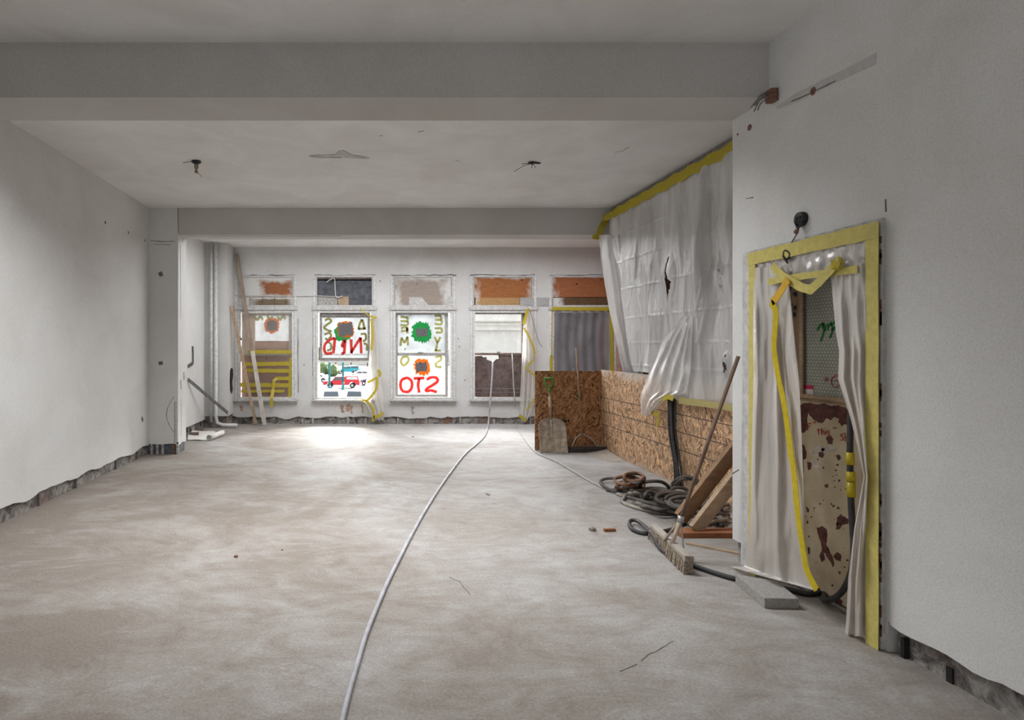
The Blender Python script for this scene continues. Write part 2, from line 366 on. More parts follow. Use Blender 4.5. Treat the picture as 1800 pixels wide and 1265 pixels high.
# ------------------------------------------------------------------ meshes
def cr(pts, n=8):
    """Catmull-Rom through points"""
    pts = [V(p) for p in pts]
    if len(pts) < 3: return pts
    P = [pts[0] * 2 - pts[1]] + pts + [pts[-1] * 2 - pts[-2]]
    out = []
    for i in range(1, len(P) - 2):
        p0, p1, p2, p3 = P[i - 1:i + 3]
        for k in range(n):
            t = k / n
            out.append(.5 * ((2 * p1) + (p2 - p0) * t + (2 * p0 - 5 * p1 + 4 * p2 - p3) * t * t + (3 * p1 - p0 - 3 * p2 + p3) * t ** 3))
    out.append(pts[-1]); return out

class MB:
    def __init__(s): s.b = bmesh.new()
    def box(s, a, c):
        a, c = V(a), V(c); lo = [min(a[i], c[i]) for i in range(3)]; hi = [max(a[i], c[i]) for i in range(3)]
        v = [s.b.verts.new((x, y, z)) for x in (lo[0], hi[0]) for y in (lo[1], hi[1]) for z in (lo[2], hi[2])]
        for f in ((0, 1, 3, 2), (4, 6, 7, 5), (0, 4, 5, 1), (2, 3, 7, 6), (0, 2, 6, 4), (1, 5, 7, 3)): s.b.faces.new([v[i] for i in f])
        return s
    def bar(s, p, q, w, h, up=(0, 0, 1), w2=None, h2=None):
        """box along p->q, w across, h along up"""
        p, q = V(p), V(q); d = (q - p).normalized(); side = d.cross(V(up)).normalized(); u = side.cross(d).normalized()
        vs = []
        for c, ww, hh in ((p, w, h), (q, w2 or w, h2 or h)):
            for sx, sz in ((-1, -1), (1, -1), (1, 1), (-1, 1)): vs.append(s.b.verts.new(c + side * sx * ww / 2 + u * sz * hh / 2))
        for f in ((3, 2, 1, 0), (4, 5, 6, 7), (0, 1, 5, 4), (1, 2, 6, 5), (2, 3, 7, 6), (3, 0, 4, 7)): s.b.faces.new([vs[i] for i in f])
        return s
    def tube(s, pts, r, seg=8, smooth=0, flat=1.0):
        pts = cr(pts, smooth) if smooth else [V(p) for p in pts]
        rr = r if callable(r) else (lambda t: r)
        prev = None; n = V((0, 0, 1)); L_ = len(pts)
        for i, p in enumerate(pts):
            d = (pts[min(i + 1, L_ - 1)] - pts[max(i - 1, 0)])
            if d.length < 1e-9: d = V((0, 0, 1))
            d.normalize()
            a = n - d * n.dot(d)
            if a.length < .05: a = V((1, 0, 0)) - d * d.x if abs(d.x) < .9 else V((0, 1, 0)) - d * d.y
            a.normalize(); c = d.cross(a); n = a
            rad = rr(i / max(1, L_ - 1))
            ring = [s.b.verts.new(p + (a * math.cos(2 * math.pi * k / seg) * flat + c * math.sin(2 * math.pi * k / seg)) * rad) for k in range(seg)]
            if prev:
                for k in range(seg): s.b.faces.new((prev[k], prev[(k + 1) % seg], ring[(k + 1) % seg], ring[k]))
            else: s.b.faces.new(ring[::-1])
            prev = ring
        s.b.faces.new(prev); return s
    def lathe(s, prof, c=(0, 0, 0), axis=(0, 0, 1), seg=16):
        ax = V(axis).normalized(); a = ax.orthogonal().normalized(); b_ = ax.cross(a); c = V(c); prev = None
        for (r, h) in prof:
            ring = [s.b.verts.new(c + ax * h + (a * math.cos(2 * math.pi * k / seg) + b_ * math.sin(2 * math.pi * k / seg)) * max(r, 1e-4)) for k in range(seg)]
            if prev:
                for k in range(seg): s.b.faces.new((prev[k], prev[(k + 1) % seg], ring[(k + 1) % seg], ring[k]))
            else: s.b.faces.new(ring[::-1])
            prev = ring
        s.b.faces.new(prev); return s
    def grid(s, fn, nu, nv, keep=None):
        g = [[s.b.verts.new(fn(i / nu, j / nv)) for j in range(nv + 1)] for i in range(nu + 1)]
        for i in range(nu):
            for j in range(nv):
                if keep and not keep((i + .5) / nu, (j + .5) / nv): continue
                s.b.faces.new((g[i][j], g[i][j + 1], g[i + 1][j + 1], g[i + 1][j]))
        loose = [v for v in s.b.verts if not v.link_faces]
        for v in loose: s.b.verts.remove(v)
        return s
    def slab(s, poly, thick):
        """flat polygon with thickness vector"""
        t = V(thick); a = [s.b.verts.new(V(p)) for p in poly]; c = [s.b.verts.new(V(p) + t) for p in poly]; n = len(a)
        s.b.faces.new(a[::-1]); s.b.faces.new(c)
        for i in range(n): s.b.faces.new((a[i], a[(i + 1) % n], c[(i + 1) % n], c[i]))
        return s
    def strip(s, pts, w, nrm, thick=.002, jit=0.0, smooth=0):
        """ribbon lying on a surface whose outward normal is nrm"""
        pts = cr(pts, smooth) if smooth else [V(p) for p in pts]
        nrm = V(nrm).normalized(); prev = None; n = len(pts)
        ww = w if callable(w) else (lambda t: w)
        for i, p in enumerate(pts):
            d = (pts[min(i + 1, n - 1)] - pts[max(i - 1, 0)]).normalized(); sd = d.cross(nrm).normalized()
            h = ww(i / max(1, n - 1)) / 2 * (1 + R.uniform(-jit, jit))
            q = [s.b.verts.new(p + sd * h), s.b.verts.new(p - sd * h), s.b.verts.new(p - sd * h + nrm * thick), s.b.verts.new(p + sd * h + nrm * thick)]
            if prev:
                for k in range(4): s.b.faces.new((prev[k], prev[(k + 1) % 4], q[(k + 1) % 4], q[k]))
            else: s.b.faces.new(q[::-1])
            prev = q
        s.b.faces.new(prev); return s
    def blob(s, c, rx, ry, rz, sub=2, amp=.25, fr=2.0, seed=0):
        r = bmesh.ops.create_icosphere(s.b, subdivisions=sub, radius=1)
        for v in r['verts']:
            k = 1 + amp * noise.noise(v.co * fr + V((seed * 7.1, seed * 3.3, 0)))
            v.co = V((v.co.x * rx * k, v.co.y * ry * k, v.co.z * rz * k)) + V(c)
        return s

WL = {}
def wl(o): return WL[o.name]
def tag(o, label=None, cat=None, group=None, kind=None):
    if label: o['label'] = label
    if cat: o['category'] = cat
    if group: o['group'] = group
    if kind: o['kind'] = kind
    return o
def empty(name, loc, label=None, cat=None, group=None, kind=None):
    o = bpy.data.objects.new(name, None); COL.objects.link(o); o.location = V(loc); o.empty_display_size = .1
    WL[o.name] = V(loc); return tag(o, label, cat, group, kind)
def obj(name, mb, mat, parent=None, smooth=False, bevel=0, label=None, cat=None, group=None, kind=None, thick=0):
    b = mb.b
    bmesh.ops.recalc_face_normals(b, faces=b.faces)
    if parent is not None: loc = wl(parent)
    else:
        xs = [v.co.x for v in b.verts]; ys = [v.co.y for v in b.verts]; zs = [v.co.z for v in b.verts]
        loc = V(((min(xs) + max(xs)) / 2, (min(ys) + max(ys)) / 2, min(zs)))
    for v in b.verts: v.co -= loc
    me = bpy.data.meshes.new(name); b.to_mesh(me); b.free(); me.materials.append(M[mat] if isinstance(mat, str) else mat)
    if smooth:
        for p in me.polygons: p.use_smooth = True
    o = bpy.data.objects.new(name, me); COL.objects.link(o)
    if parent is not None: o.parent = parent
    else: o.location = loc
    WL[o.name] = loc.copy()
    if bevel:
        m = o.modifiers.new('soft_edges', 'BEVEL'); m.width = bevel; m.segments = 2; m.limit_method = 'ANGLE'
    if thick:
        m = o.modifiers.new('film_thickness', 'SOLIDIFY'); m.thickness = thick
    return tag(o, label, cat, group, kind)

# ================================================================== THE ROOM
XL, XR, XF = -3.27, 2.65, 3.50         # left wall, door wall, far right wall
YB, YP, ZC = 12.3, 8.82, 3.6           # window wall, far beam, ceiling height
YE = 4.44                              # end of the door wall
YS = -7.0                              # unseen front wall behind the camera

floor = obj('floor', MB().box((XL - .3, YS - .2, -.2), (5.3, YB + .35, 0)), 'floor', kind='structure')
ceiling = obj('ceiling', MB().box((XL - .3, YS - .2, ZC), (5.3, YB + .35, ZC + .2)), 'ceiling', kind='structure')

BH = .155                               # height of the stripped baseboard zone
def jag(mb, p, q, nrm, z0, depth, step=.06, thick=.02):
    """ragged lower edge of the plaster"""
    p, q = V(p), V(q); n = int((q - p).length / step); nrm = V(nrm)
    top, bot = [], []
    for i in range(n + 1):
        c = p.lerp(q, i / n); zz = z0 - depth * abs(noise.noise(V((c.x * 3.1, c.y * 3.1, 1.7)))) * 2.0 - R.uniform(0, .008)
        top.append(V((c.x, c.y, z0))); bot.append(V((c.x, c.y, zz)))
    poly = top + bot[::-1]
    b = mb.b
    for i in range(n):
        a = [top[i], top[i + 1], bot[i + 1], bot[i]]
        fr = [b.verts.new(x) for x in a]; bk = [b.verts.new(x - nrm * thick) for x in a]
        b.faces.new(fr); b.faces.new(bk[::-1])
        for k in range(4): b.faces.new((fr[k], bk[k], bk[(k + 1) % 4], fr[(k + 1) % 4]))

# left wall
w = MB().box((XL - .3, YS, BH), (XL, YB, ZC)); jag(w, (XL, 3.5, 0), (XL, YP, 0), (1, 0, 0), BH, .035)
wall_left = obj('wall_left', w, 'wall', kind='structure')
b = MB().box((XL - .3, YS, 0), (XL - .035, YB, BH))
y = 3.6
bl = obj('baseboard_left', b, 'masonry', kind='structure')
y = 4.9; bk = MB()
while y < 8.7:
    wd = R.uniform(.03, .05); bk.box((XL - .05, y, .0), (XL - .012, y + wd * .6, BH - R.uniform(.01, .05))); y += R.uniform(.6, 1.1)
obj('nailing_block', bk, 'soot', bl)

# pier at the far end of the left wall, and the pilaster in the window corner
XP = -2.846
w = MB().box((XL - .1, YP, BH + .02), (XP, 9.2, ZC)); jag(w, (XL, YP, 0), (XP, YP, 0), (0, -1, 0), BH + .02, .03); jag(w, (XP, YP, 0), (XP, 9.2, 0), (1, 0, 0), BH + .02, .05)
pier = obj('pillar_left', w, 'wall', kind='structure')
bb = obj('baseboard_pillar', MB().box((XL - .1, YP + .03, 0), (XP - .02, 9.18, BH + .02)), 'board_navy', kind='structure')
k = MB()
for x, wd in ((-3.25, .03), (-3.17, .035), (-3.09, .03), (-2.875, .03)): k.box((x, YP + .004, 0), (x + wd, YP + .035, BH))
obj('nailing_block', k, 'scar', bb)
obj('brick_chip', MB().box((-2.93, YP + .01, 0), (-2.90, YP + .04, BH - .01)).box((-2.95, YP + .01, BH - .02), (-2.86, YP + .04, BH)), 'rust', bb)
# stripped metal edge of the pier
k = MB()
for i in range(34):
    z = .16 + i * .018; k.box((XP - .055, YP - .004, z), (XP - .038 - R.uniform(0, .006), YP + .01, z + .009))
    if i % 2: k.box((XP - .03, YP - .004, z), (XP - .018, YP + .01, z + .008))
obj('corner_bead', k, 'soot', pier)
k = MB(); k.strip([(XP - .06 - .11 * math.sin(math.pi * t / 12) , YP, .32 + .52 * t / 12) for t in range(13)], .006, (0, -1, 0), .003, .4); obj('plaster_crack', k, 'soot', pier)
def marks(parent, lst, nrm, mat='soot'):
    k = MB()
    for pts, wd in lst: k.strip(pts, wd, nrm, .003, .35)
    return obj('wall_mark', k, mat, parent)
def pier_pt(x, y): return at(x, y, YP)
marks(pier, [([pier_pt(265, 423), pier_pt(285, 424.5), pier_pt(308, 424)], .016), ([pier_pt(270, 429), pier_pt(300, 430)], .012)], (0, -1, 0), 'scar')
marks(pier, [([pier_pt(281, 478), pier_pt(284, 485)], .045), ([pier_pt(282, 635), pier_pt(283, 641)], .05), ([pier_pt(313, 366), pier_pt(313.4, 410)], .008)], (0, -1, 0))
def lw(x, y): return onx(x, y, XL)
marks(wall_left, [([lw(184, 389), lw(186, 393)], .03), ([lw(225, 406), lw(226, 411)], .03), ([lw(254, 421), lw(255, 424)], .03), ([lw(249, 733), lw(251, 740)], .04), ([lw(245, 352), lw(257, 361)], .015)], (1, 0, 0))

w = MB().box((XL - .1, 11.76, .22), (-2.83, YB + .1, 3.62)); pil = obj('pillar_corner', w, 'wall_back', kind='structure')
obj('baseboard_corner', MB().box((XL - .1, 11.80, 0), (-2.86, YB + .1, .23)), 'masonry', kind='structure')
hol = MB(); pts = [(404, 652), (406, 646), (409, 648), (409.5, 660), (408, 672), (409, 684), (406.5, 693), (404, 686), (403.5, 668)]
hol.slab([onx(x, y, -2.832) for x, y in pts], (.004, 0, 0)); obj('plaster_hole', hol, 'dark', pil)

# far beam and near beam
b = MB().box((XP, YP, 3.21), (XF, 9.2, ZC)); beam_far = obj('beam_far', b, 'beam', kind='structure')
marks(beam_far, [([at(330, 415.5, 8.9), at(600, 415, 8.9)], .01), ([at(700, 416, 8.9), at(940, 416, 8.9)], .008)], (0, 0, -1), 'scar')
beam_near = obj('beam_near', MB().box((XL, 4.03, 3.233), (XR, YE, ZC)), 'beam', kind='structure')

# wall with the plastered door: X from 2.65 back to the far wall, doorway cut through
DY0, DY1, DZ = 3.20, 4.20, 2.16
w = MB().box((XR, YS, BH), (3.5, 3.10, ZC)).box((XR, 3.10, 0), (3.5, DY0, ZC)).box((XR, DY1, .0), (3.5, YE - .10, ZC)).box((XR, YE - .10, BH), (3.5, YE, ZC)).box((XR, DY0, DZ), (3.5, DY1, ZC)).box((3.05, DY0, 0), (3.5, DY1, DZ))
jag(w, (XR, 1.5, 0), (XR, 3.09, 0), (-1, 0, 0), BH, .03)
wall_right = obj('wall_right', w, 'wall', kind='structure')
bb = obj('baseboard_right', MB().box((XR + .05, YS, 0), (3.45, 3.10, BH)).box((XR + .03, YE - .10, 0), (3.45, YE - .02, BH)), 'masonry', kind='structure')
k = MB().box((XR + .02, 3.03, 0.0), (XR + .06, 3.05, .10)).box((XR + .04, 2.80, 0), (XR + .06, 2.83, .07)); obj('nailing_block', k, 'dark', bb)
def rw(x, y, d=0): return onx(x, y, XR - d)
k = MB().strip([rw(1366, 189), rw(1400, 172), rw(1470, 137), rw(1540, 103)], lambda t: .02 + .035 * min(1, t * 3), (-1, 0, 0), .003, .1); obj('wall_scar', k, plain('scar_paint', (.50, .495, .485), .9, var=.06, scale=30), wall_right)
marks(wall_right, [([rw(1392, 178), rw(1410, 171), rw(1440, 156.5), rw(1470, 142)], .005)], (-1, 0, 0))
k = MB(); k.lathe([(.022, 0), (.022, .004)], rw(1318, 224), (-1, 0, 0), 9).lathe([(.026, 0), (.024, .004)], rw(1430, 160), (-1, 0, 0), 9).lathe([(.008, 0), (.008, .004)], rw(1297, 236), (-1, 0, 0), 7)
obj('plug_hole', k, 'rust', wall_right)
marks(wall_right, [([rw(1312, 349), rw(1318, 348), rw(1324, 347)], .006), ([rw(1557, 350), rw(1558, 372)], .006), ([rw(1287.5, 832), rw(1294, 828), rw(1299, 825)], .004)], (-1, 0, 0))

# upper wall over the sheeted opening, the dark recess behind it
w = MB().box((XF, YE, 3.53), (XF + .2, 9.2, ZC))
obj('wall_opening', w, 'beam', kind='structure')
w = MB().box((4.6, YE, 0), (4.8, 9.2, ZC)).box((XF, YE - .1, 0), (4.8, YE, ZC))
obj('wall_recess', w, 'board_dark', kind='structure')
obj('trim_1', MB().box((XF - .015, YE, 3.545), (XF - .001, 8.8, 3.595)), 'frame_dark', kind='structure')
obj('wall_bay', MB().box((5.0, 9.0, 0), (5.2, YB + .1, ZC)).box((3.72, 8.95, 0), (5.0, 9.2, ZC)), 'brick', kind='structure')

# unseen wall behind the camera, made dark to cut bounce on the near beam
w = MB().box((XL, YS - .2, 0), (XR, YS, .4)).box((XL, YS - .2, 3.2), (XR, YS, ZC)).box((XL, YS - .2, .4), (XL + .3, YS, 3.2)).box((XR - .3, YS - .2, .4), (XR, YS, 3.2))
obj('wall_front', w, 'board_dark', kind='structure')

# ------------------------------------------------------------------ window wall
OPEN = [(418, 517), (555, 656), (691, 796), (831, 938), (970, 1078)]
def wx(x): return (x - VX) / F * YB
def wz(y): return CH - (y - VY) / F * YB
Z0, Z1 = wz(702), wz(485)
w = MB(); xe = [XL - .1] + [wx(e) for o in OPEN for e in o] + [5.1]
for i in range(0, len(xe), 2): w.box((xe[i], YB, .16), (xe[i + 1], YB + .35, ZC))
for a, c in OPEN: w.box((wx(a), YB, .16), (wx(c), YB + .35, Z0)).box((wx(a), YB, Z1), (wx(c), YB + .35, ZC))
jag(w, (-2.8, YB, 0), (4.9, YB, 0), (0, -1, 0), .16, .04)
wall_back = obj('wall_back', w, 'wall_back', kind='structure')
bb = obj('baseboard_back', MB().box((XL, YB + .03, 0), (5.1, YB + .33, .165)), 'masonry', kind='structure')
k = MB(); 
for x in (444, 530, 548, 610, 641, 698, 748, 808, 866, 918, 931):
    xx = wx(x); wd = R.uniform(.03, .07); k.box((xx, YB - .002, .0), (xx + wd, YB + .04, .10 + R.uniform(0, .05)))
obj('nailing_block', k, 'scar', bb)
def bw(x, y, d=0): return at(x, y, YB - d)
k = MB()
for (xa, xb) in ((420, 518), (552, 660), (688, 802), (826, 940), (966, 1075)):
    k.strip([bw(xa + (xb - xa) * i / 12, 483.5 + R.uniform(-1.3, 1.0)) for i in range(13)], .014, (0, -1, 0), .003, .8)
for x, ya, yb_ in ((552.5, 487, 537), (690, 487, 535), (797.5, 483, 500), (829.5, 487, 535), (938, 487, 520), (968, 487, 510), (829, 560, 700), (550, 560, 660), (524, 560, 690), (659, 490, 530)):
    k.strip([bw(x + R.uniform(-.6, .6), ya + (yb_ - ya) * i / 9) for i in range(10)], .012, (0, -1, 0), .003, .6)
for x, y in ((805, 594), (807, 608), (817, 667), (668, 493), (534, 640)): k.strip([bw(x, y), bw(x + 1, y + 2)], .02, (0, -1, 0), .003)
obj('paint_crack', k, 'soot', wall_back)
k = MB()
for x, wd, y0, y1 in ((602, .06, 712, 725), (612, .09, 710, 723), (618, .035, 712, 727), (637, .03, 709, 726), (424, .05, 712, 722)):
    k.strip([bw(x + R.uniform(-1, 1), y0 + (y1 - y0) * i / 6) for i in range(7)], wd, (0, -1, 0), .002, .4)
obj('rust_stain', k, plain('rust_stained_paint', (.40, .27, .21), .9, var=.2, scale=25), wall_back)
k = MB(); k.strip([bw(722, 714), bw(726, 716), bw(724, 722), bw(727, 727)], .05, (0, -1, 0), .004, .5); obj('plaster_chip', k, 'scar', wall_back)

YG = YB + .14                                # plane of the glazing
def pr(mb, x0, y0, x1, y1, ya, yb_):         # pixel rectangle on the window wall, from depth ya to yb_
    mb.box((wx(x0), ya, wz(y0)), (wx(x1), yb_, wz(y1))); return mb
def ring(mb, x0, y0, x1, y1, wd, ya, yb_, top=None, bot=None):
    t = top or wd; bt = bot or wd
    pr(mb, x0, y0, x0 + wd, y1, ya, yb_); pr(mb, x1 - wd, y0, x1, y1, ya, yb_)
    pr(mb, x0 + wd, y0, x1 - wd, y0 + t, ya, yb_); pr(mb, x0 + wd, y1 - bt, x1 - wd, y1, ya, yb_); return mb

def window(n, i):
    a, c = OPEN[i]
    t = empty('window_%d' % n, (wx((a + c) / 2), YB, Z0), kind='structure')
    obj('ledge', pr(MB(), a - 6, 538.5, c + 6, 545, YB - .05, YB + .30), 'ledge', t, bevel=.008)
    s = MB(); pr(s, a - 6, 701.5, c + 7, 704.5, YB - .09, YB + .30); pr(s, a - 5, 704.5, c + 6, 709, YB - .035, YB); obj('sill', s, 'ledge', t, bevel=.006)
    obj('jamb', ring(MB(), a, 545, c, 702, 4.0, YB - .012, YB + .10), 'frame', t, bevel=.006)
    cs = MB(); pr(cs, a - 4.5, 486, a - .5, 701, YB - .016, YB); pr(cs, c + .5, 486, c + 4.5, 701, YB - .016, YB); obj('side_casing', cs, 'frame', t, bevel=.004)
    obj('slit_blocker', pr(MB(), a, 484.5, c, 541, YB + .09, YB + .12), 'board_navy', t)  # added behind the transom boards to block slits of light
    obj('transom_frame', ring(MB(), a, 485, c, 538.5, 2.5, YB - .006, YB + .06), 'ledge', t, bevel=.004)
    return t
def flat(parent, name, poly, mat, Y, thick=.003):
    return obj(name, MB().slab([at(x, y, Y) for x, y in poly], (0, -thick, 0)), mat, parent)
def strokes(parent, name, lines, wpx, mat, Y):
    k = MB(); sc = Y / F * 1.5
    for pts in lines: k.strip(cr([at(x, y, Y) for x, y in pts], 5), wpx * sc, (0, -1, 0), .002, .12)
    return obj(name, k, mat, parent)
def splat(cx, cy, rx, ry, n=46, amp=.18, sq=3.2, seed=0):
    out = []
    for i in range(n):
        a = 2 * math.pi * i / n; c, s_ = math.cos(a), math.sin(a)
        k = (abs(c) ** sq + abs(s_) ** sq) ** (-1 / sq)
        q = k * (1 + R.uniform(-amp, amp)); out.append((cx + rx * c * q, cy + ry * s_ * q))
    return out
YPT = YG - .012                              # spray paint lies on the panes

# --- window 1: boards and film
w1 = window(1, 0)
obj('transom_board', pr(MB(), 420, 487, 515, 522, YB + .02, YB + .05), oversprayed('rusty_plywood', ((.22, .08, .035), (.30, .12, .055), (.36, .17, .09)), cover=.30, edge=.72), w1)
b = MB()
for x0, x1 in ((420, 439), (439.6, 461), (461.6, 482), (482.6, 502), (502.6, 515)): pr(b, x0, 522.5, x1, 538, YB + .0 + R.uniform(0, .01), YB + .04)
obj('transom_slats', b, oversprayed('grey_brown_boards', ((.13, .09, .06), (.20, .15, .10), (.27, .21, .15)), cover=.36, edge=.62), w1)
sa = obj('upper_sash', ring(MB(), 422, 549, 513, 625, 4, YG - .02, YG + .03), 'frame_mid', w1)
obj('pane', pr(MB(), 446, 553, 506, 599, YG, YG + .006), 'pane_white', sa)
obj('side_board', pr(MB(), 426, 553, 446, 621, YG, YG + .012), oversprayed('pinkish_board', ((.45, .34, .27), (.52, .42, .35), (.6, .5, .43)), cover=.6), sa)
obj('edge_board', pr(MB(), 506, 553, 509, 621, YG, YG + .012).__class__().box((wx(506), YG, wz(553)), (wx(509), YG + .012, wz(621))), 'ledge', sa)
obj('lower_board', pr(MB(), 422, 599, 513, 701, YG + .02, YG + .05), oversprayed('brown_boarding', ((.17, .075, .05), (.24, .115, .075), (.30, .16, .11)), cover=.72), w1)
flat(w1, 'graffiti_ring', splat(478, 572, 13, 13, amp=.12), 'spray_orange', YPT)
flat(w1, 'patch', splat(478, 572, 9.5, 9.5, amp=.07), 'sponge', YPT - .004)
strokes(w1, 'graffiti_letters', [[(448, 556), (452, 562), (458, 556), (462, 562)], [(470, 555), (474, 560), (480, 556)], [(488, 556), (492, 562), (498, 555), (502, 561)]], 3, 'spray_olive', YPT)

t = empty('plastic_window_cover', (wx(467), YB - .03, wz(702)), 'thin plastic film patched with many yellow tape strips, behind the leaning planks', 'plastic sheet')
def wfilm(x0, x1, y0, y1, amp, kx, nu=40, nv=40, yy=YB + .045):
    def fn(u, v):
        x = x0 + (x1 - x0) * u; y = y0 + (y1 - y0) * v
        d = amp * (math.sin(kx * u * 6.28 + 2 * math.sin(v * 4)) * .5 + noise.noise(V((u * 5, v * 3, kx)))) * (.3 + v * (1 - v) * 2)
        return V((wx(x), yy - .012 + d * .6, wz(y)))
    return MB().grid(fn, nu, nv)
obj('film', wfilm(422, 513, 548, 700, .012, 4), film_mat('patched_polythene', (.66, .58, .50), clear=.74, var=.15, transl=.5), t, smooth=True)
def ptape(parent, x0, y0, x1, y1, wpx, mat='tape', Y=YB + .022, n=8, jit=.08, name='tape_strip'):
    k = MB(); k.strip([at(x0 + (x1 - x0) * i / n, y0 + (y1 - y0) * i / n + R.uniform(-.25, .25), Y) for i in range(n + 1)], wpx * YB / F, (0, -1, 0), .002, jit)
    return obj(name, k, mat, parent)
for x0, y0, x1, y1, wpx in ((434, 547.2, 517, 547.4, 4), (436, 618, 514, 618.5, 6.5), (431, 640, 511, 639, 7), (433, 651, 510, 651.5, 6.5), (485, 665, 514, 665, 6.5), (422, 676, 507, 677, 7), (424, 687.5, 500, 687, 5), (512, 628, 509, 699, 6), (516, 548, 517, 590, 2)):
    ptape(t, x0, y0, x1, y1, wpx, Y=YB + .020 - R.uniform(0, .006))
k = MB(); k.strip([at(487, 664, YB + .012), at(482, 668, YB - .01), at(480, 685, YB - .03), at(477.5, 700, YB - .11), at(477.5, 715, YB - .11)], .065, (0, -1, 0), .002); obj('tape_strip', k, 'tape', t)
k = MB(); k.slab([at(x, y, YB + .0) for x, y in ((418, 547), (424, 546), (423, 570), (421, 590), (427, 597), (419, 598))], (0, -.01, 0)); obj('torn_flap', k, 'door_wood', w1)

# --- window 2: raised sash over a bare opening
w2 = window(2, 1)
obj('transom_board', pr(MB(), 557, 493, 654, 538, YB + .03, YB + .05), 'board_navy', w2)
obj('head_strip', pr(MB(), 557, 488, 653, 490.5, YB + .0, YB + .04), 'board_dark', w2)
obj('wood_block', pr(MB(), 594, 521, 613, 537, YB + .005, YB + .03), 'plank_tan', w2)
obj('grey_slat', pr(MB(), 558, 521, 593, 537, YB + .01, YB + .03), 'scar', w2)
s = MB(); ring(s, 561, 549, 650.5, 634, 4, YG - .03, YG + .02, top=3, bot=5); pr(s, 565, 554, 646.5, 557, YG - .028, YG + .015); sa = obj('raised_sash', s, 'frame_dark', w2)
s = MB(); pr(s, 565, 551, 646, 554, YG - .03, YG + .0); pr(s, 565, 621.5, 646.5, 624.5, YG - .02, YG + .0); pr(s, 559, 634, 652, 637, YG - .035, YG); obj('sash_rail', s, 'frame', sa)
obj('pane', pr(MB(), 564, 557, 648, 629, YG, YG + .006), 'pane_white', sa)
sh = MB(); ring(sh, 559, 634, 652, 701.5, 2.2, YG - .03, YG + .03); obj('lower_stop', sh, 'frame', w2)
flat(w2, 'green_splash', splat(602, 586, 14, 13, amp=.13, seed=2), 'spray_green', YPT)
flat(w2, 'orange_ring', splat(607, 579, 15, 14, amp=.10), 'spray_orange', YPT - .004)
pt = [(595, 566), (599, 570), (603, 566), (608, 569), (613, 567), (619, 566), (620, 577), (621, 588), (616, 590), (610, 587), (605, 592), (598, 591), (595, 586)]
flat(w2, 'patch', pt, 'sponge', YPT - .008)
strokes(w2, 'red_letters', [[(588, 594), (580, 597), (572, 604), (570, 614), (574, 621), (584, 620)], [(589, 593), (586, 621)],
    [(606, 598), (601, 607), (605, 609)], [(607, 597), (605, 621)], [(606, 597), (604, 598)], [(605, 621), (600, 621)],
    [(618, 621), (617, 596)], [(617, 620), (625, 607), (634, 593)], [(634, 593), (635, 621)]], 3.2, 'spray_red', YPT - .012)
strokes(w2, 'olive_letters', [[(571, 563), (578, 560), (582, 565), (574, 571), (570, 576), (580, 582), (582, 580)], [(570, 588), (578, 585), (582, 590), (576, 597), (572, 594)], [(574, 600), (581, 604), (582, 613), (575, 616)],
    [(636, 561), (632, 570), (630, 579)], [(637, 561), (641, 579)], [(630, 578), (643, 577)], [(634, 587), (642, 587), (643, 596), (638, 600)], [(639, 603), (645, 606), (645, 616)]], 2.6, 'spray_olive_dark', YPT - .002)

# --- window 3: two whitened panes
w3 = window(3, 2)
obj('transom_board', pr(MB(), 694, 487.5, 793, 537, YB + .02, YB + .05), oversprayed('misted_board', ((.27, .22, .19), (.34, .285, .25), (.40, .35, .31)), cover=.42, edge=.45), w3)
flat(w3, 'paper_patch', [(719, 522), (741, 522), (746, 528), (753, 536.5), (719, 536.5)], 'ledge', YB + .014)
flat(w3, 'paper_patch', [(788, 521), (800, 521.5), (800, 537), (788, 536)], 'ledge', YB - .008)
s = MB(); ring(s, 695, 549, 789, 698, 4.6, YG - .03, YG + .03, top=2.5, bot=4); pr(s, 699, 620, 785, 624, YG - .03, YG + .03); sa = obj('sash', s, 'frame_mid', w3)
k = MB(); pr(k, 735, 618.5, 744, 621, YG - .045, YG - .03); obj('sash_catch', k, 'frame_dark', sa)
obj('pane', pr(MB(), 699.6, 551.5, 784.4, 620, YG, YG + .006), 'pane_white', sa)
obj('pane', pr(MB(), 699.6, 624, 784.4, 694, YG, YG + .006), 'pane_faint', sa)
flat(w3, 'green_splash', splat(741, 584, 17, 18, 60, amp=.16, sq=2.5) , 'spray_green', YPT)
pt = [(731, 575), (733, 579), (736, 576), (740, 579), (744, 576), (748, 578), (752, 575), (752, 584), (751, 592), (745, 590), (740, 590), (734, 594), (731, 586)]
flat(w3, 'patch', pt, 'sponge', YPT - .005)
flat(w3, 'orange_splash', splat(742, 645, 14.5, 14, 50, amp=.16, sq=2.6), 'spray_orange', YPT)
pt = [(731, 636), (734, 639), (738, 635), (743, 638), (749, 635), (751, 645), (750, 653), (744, 652), (739, 652), (732, 655), (731, 645)]
flat(w3, 'patch', pt, 'sponge', YPT - .005)
strokes(w3, 'red_letters', [[(713, 664), (706, 668), (704, 678), (708, 687), (718, 688), (724, 680), (723, 669), (716, 664), (711, 665)],
    [(727, 665), (746, 664)], [(737, 665), (735, 677), (737, 690)],
    [(750, 667), (758, 663), (767, 664), (769, 670), (760, 677), (750, 683), (750, 687), (758, 686), (768, 689)]], 3.4, 'spray_red', YPT - .009)
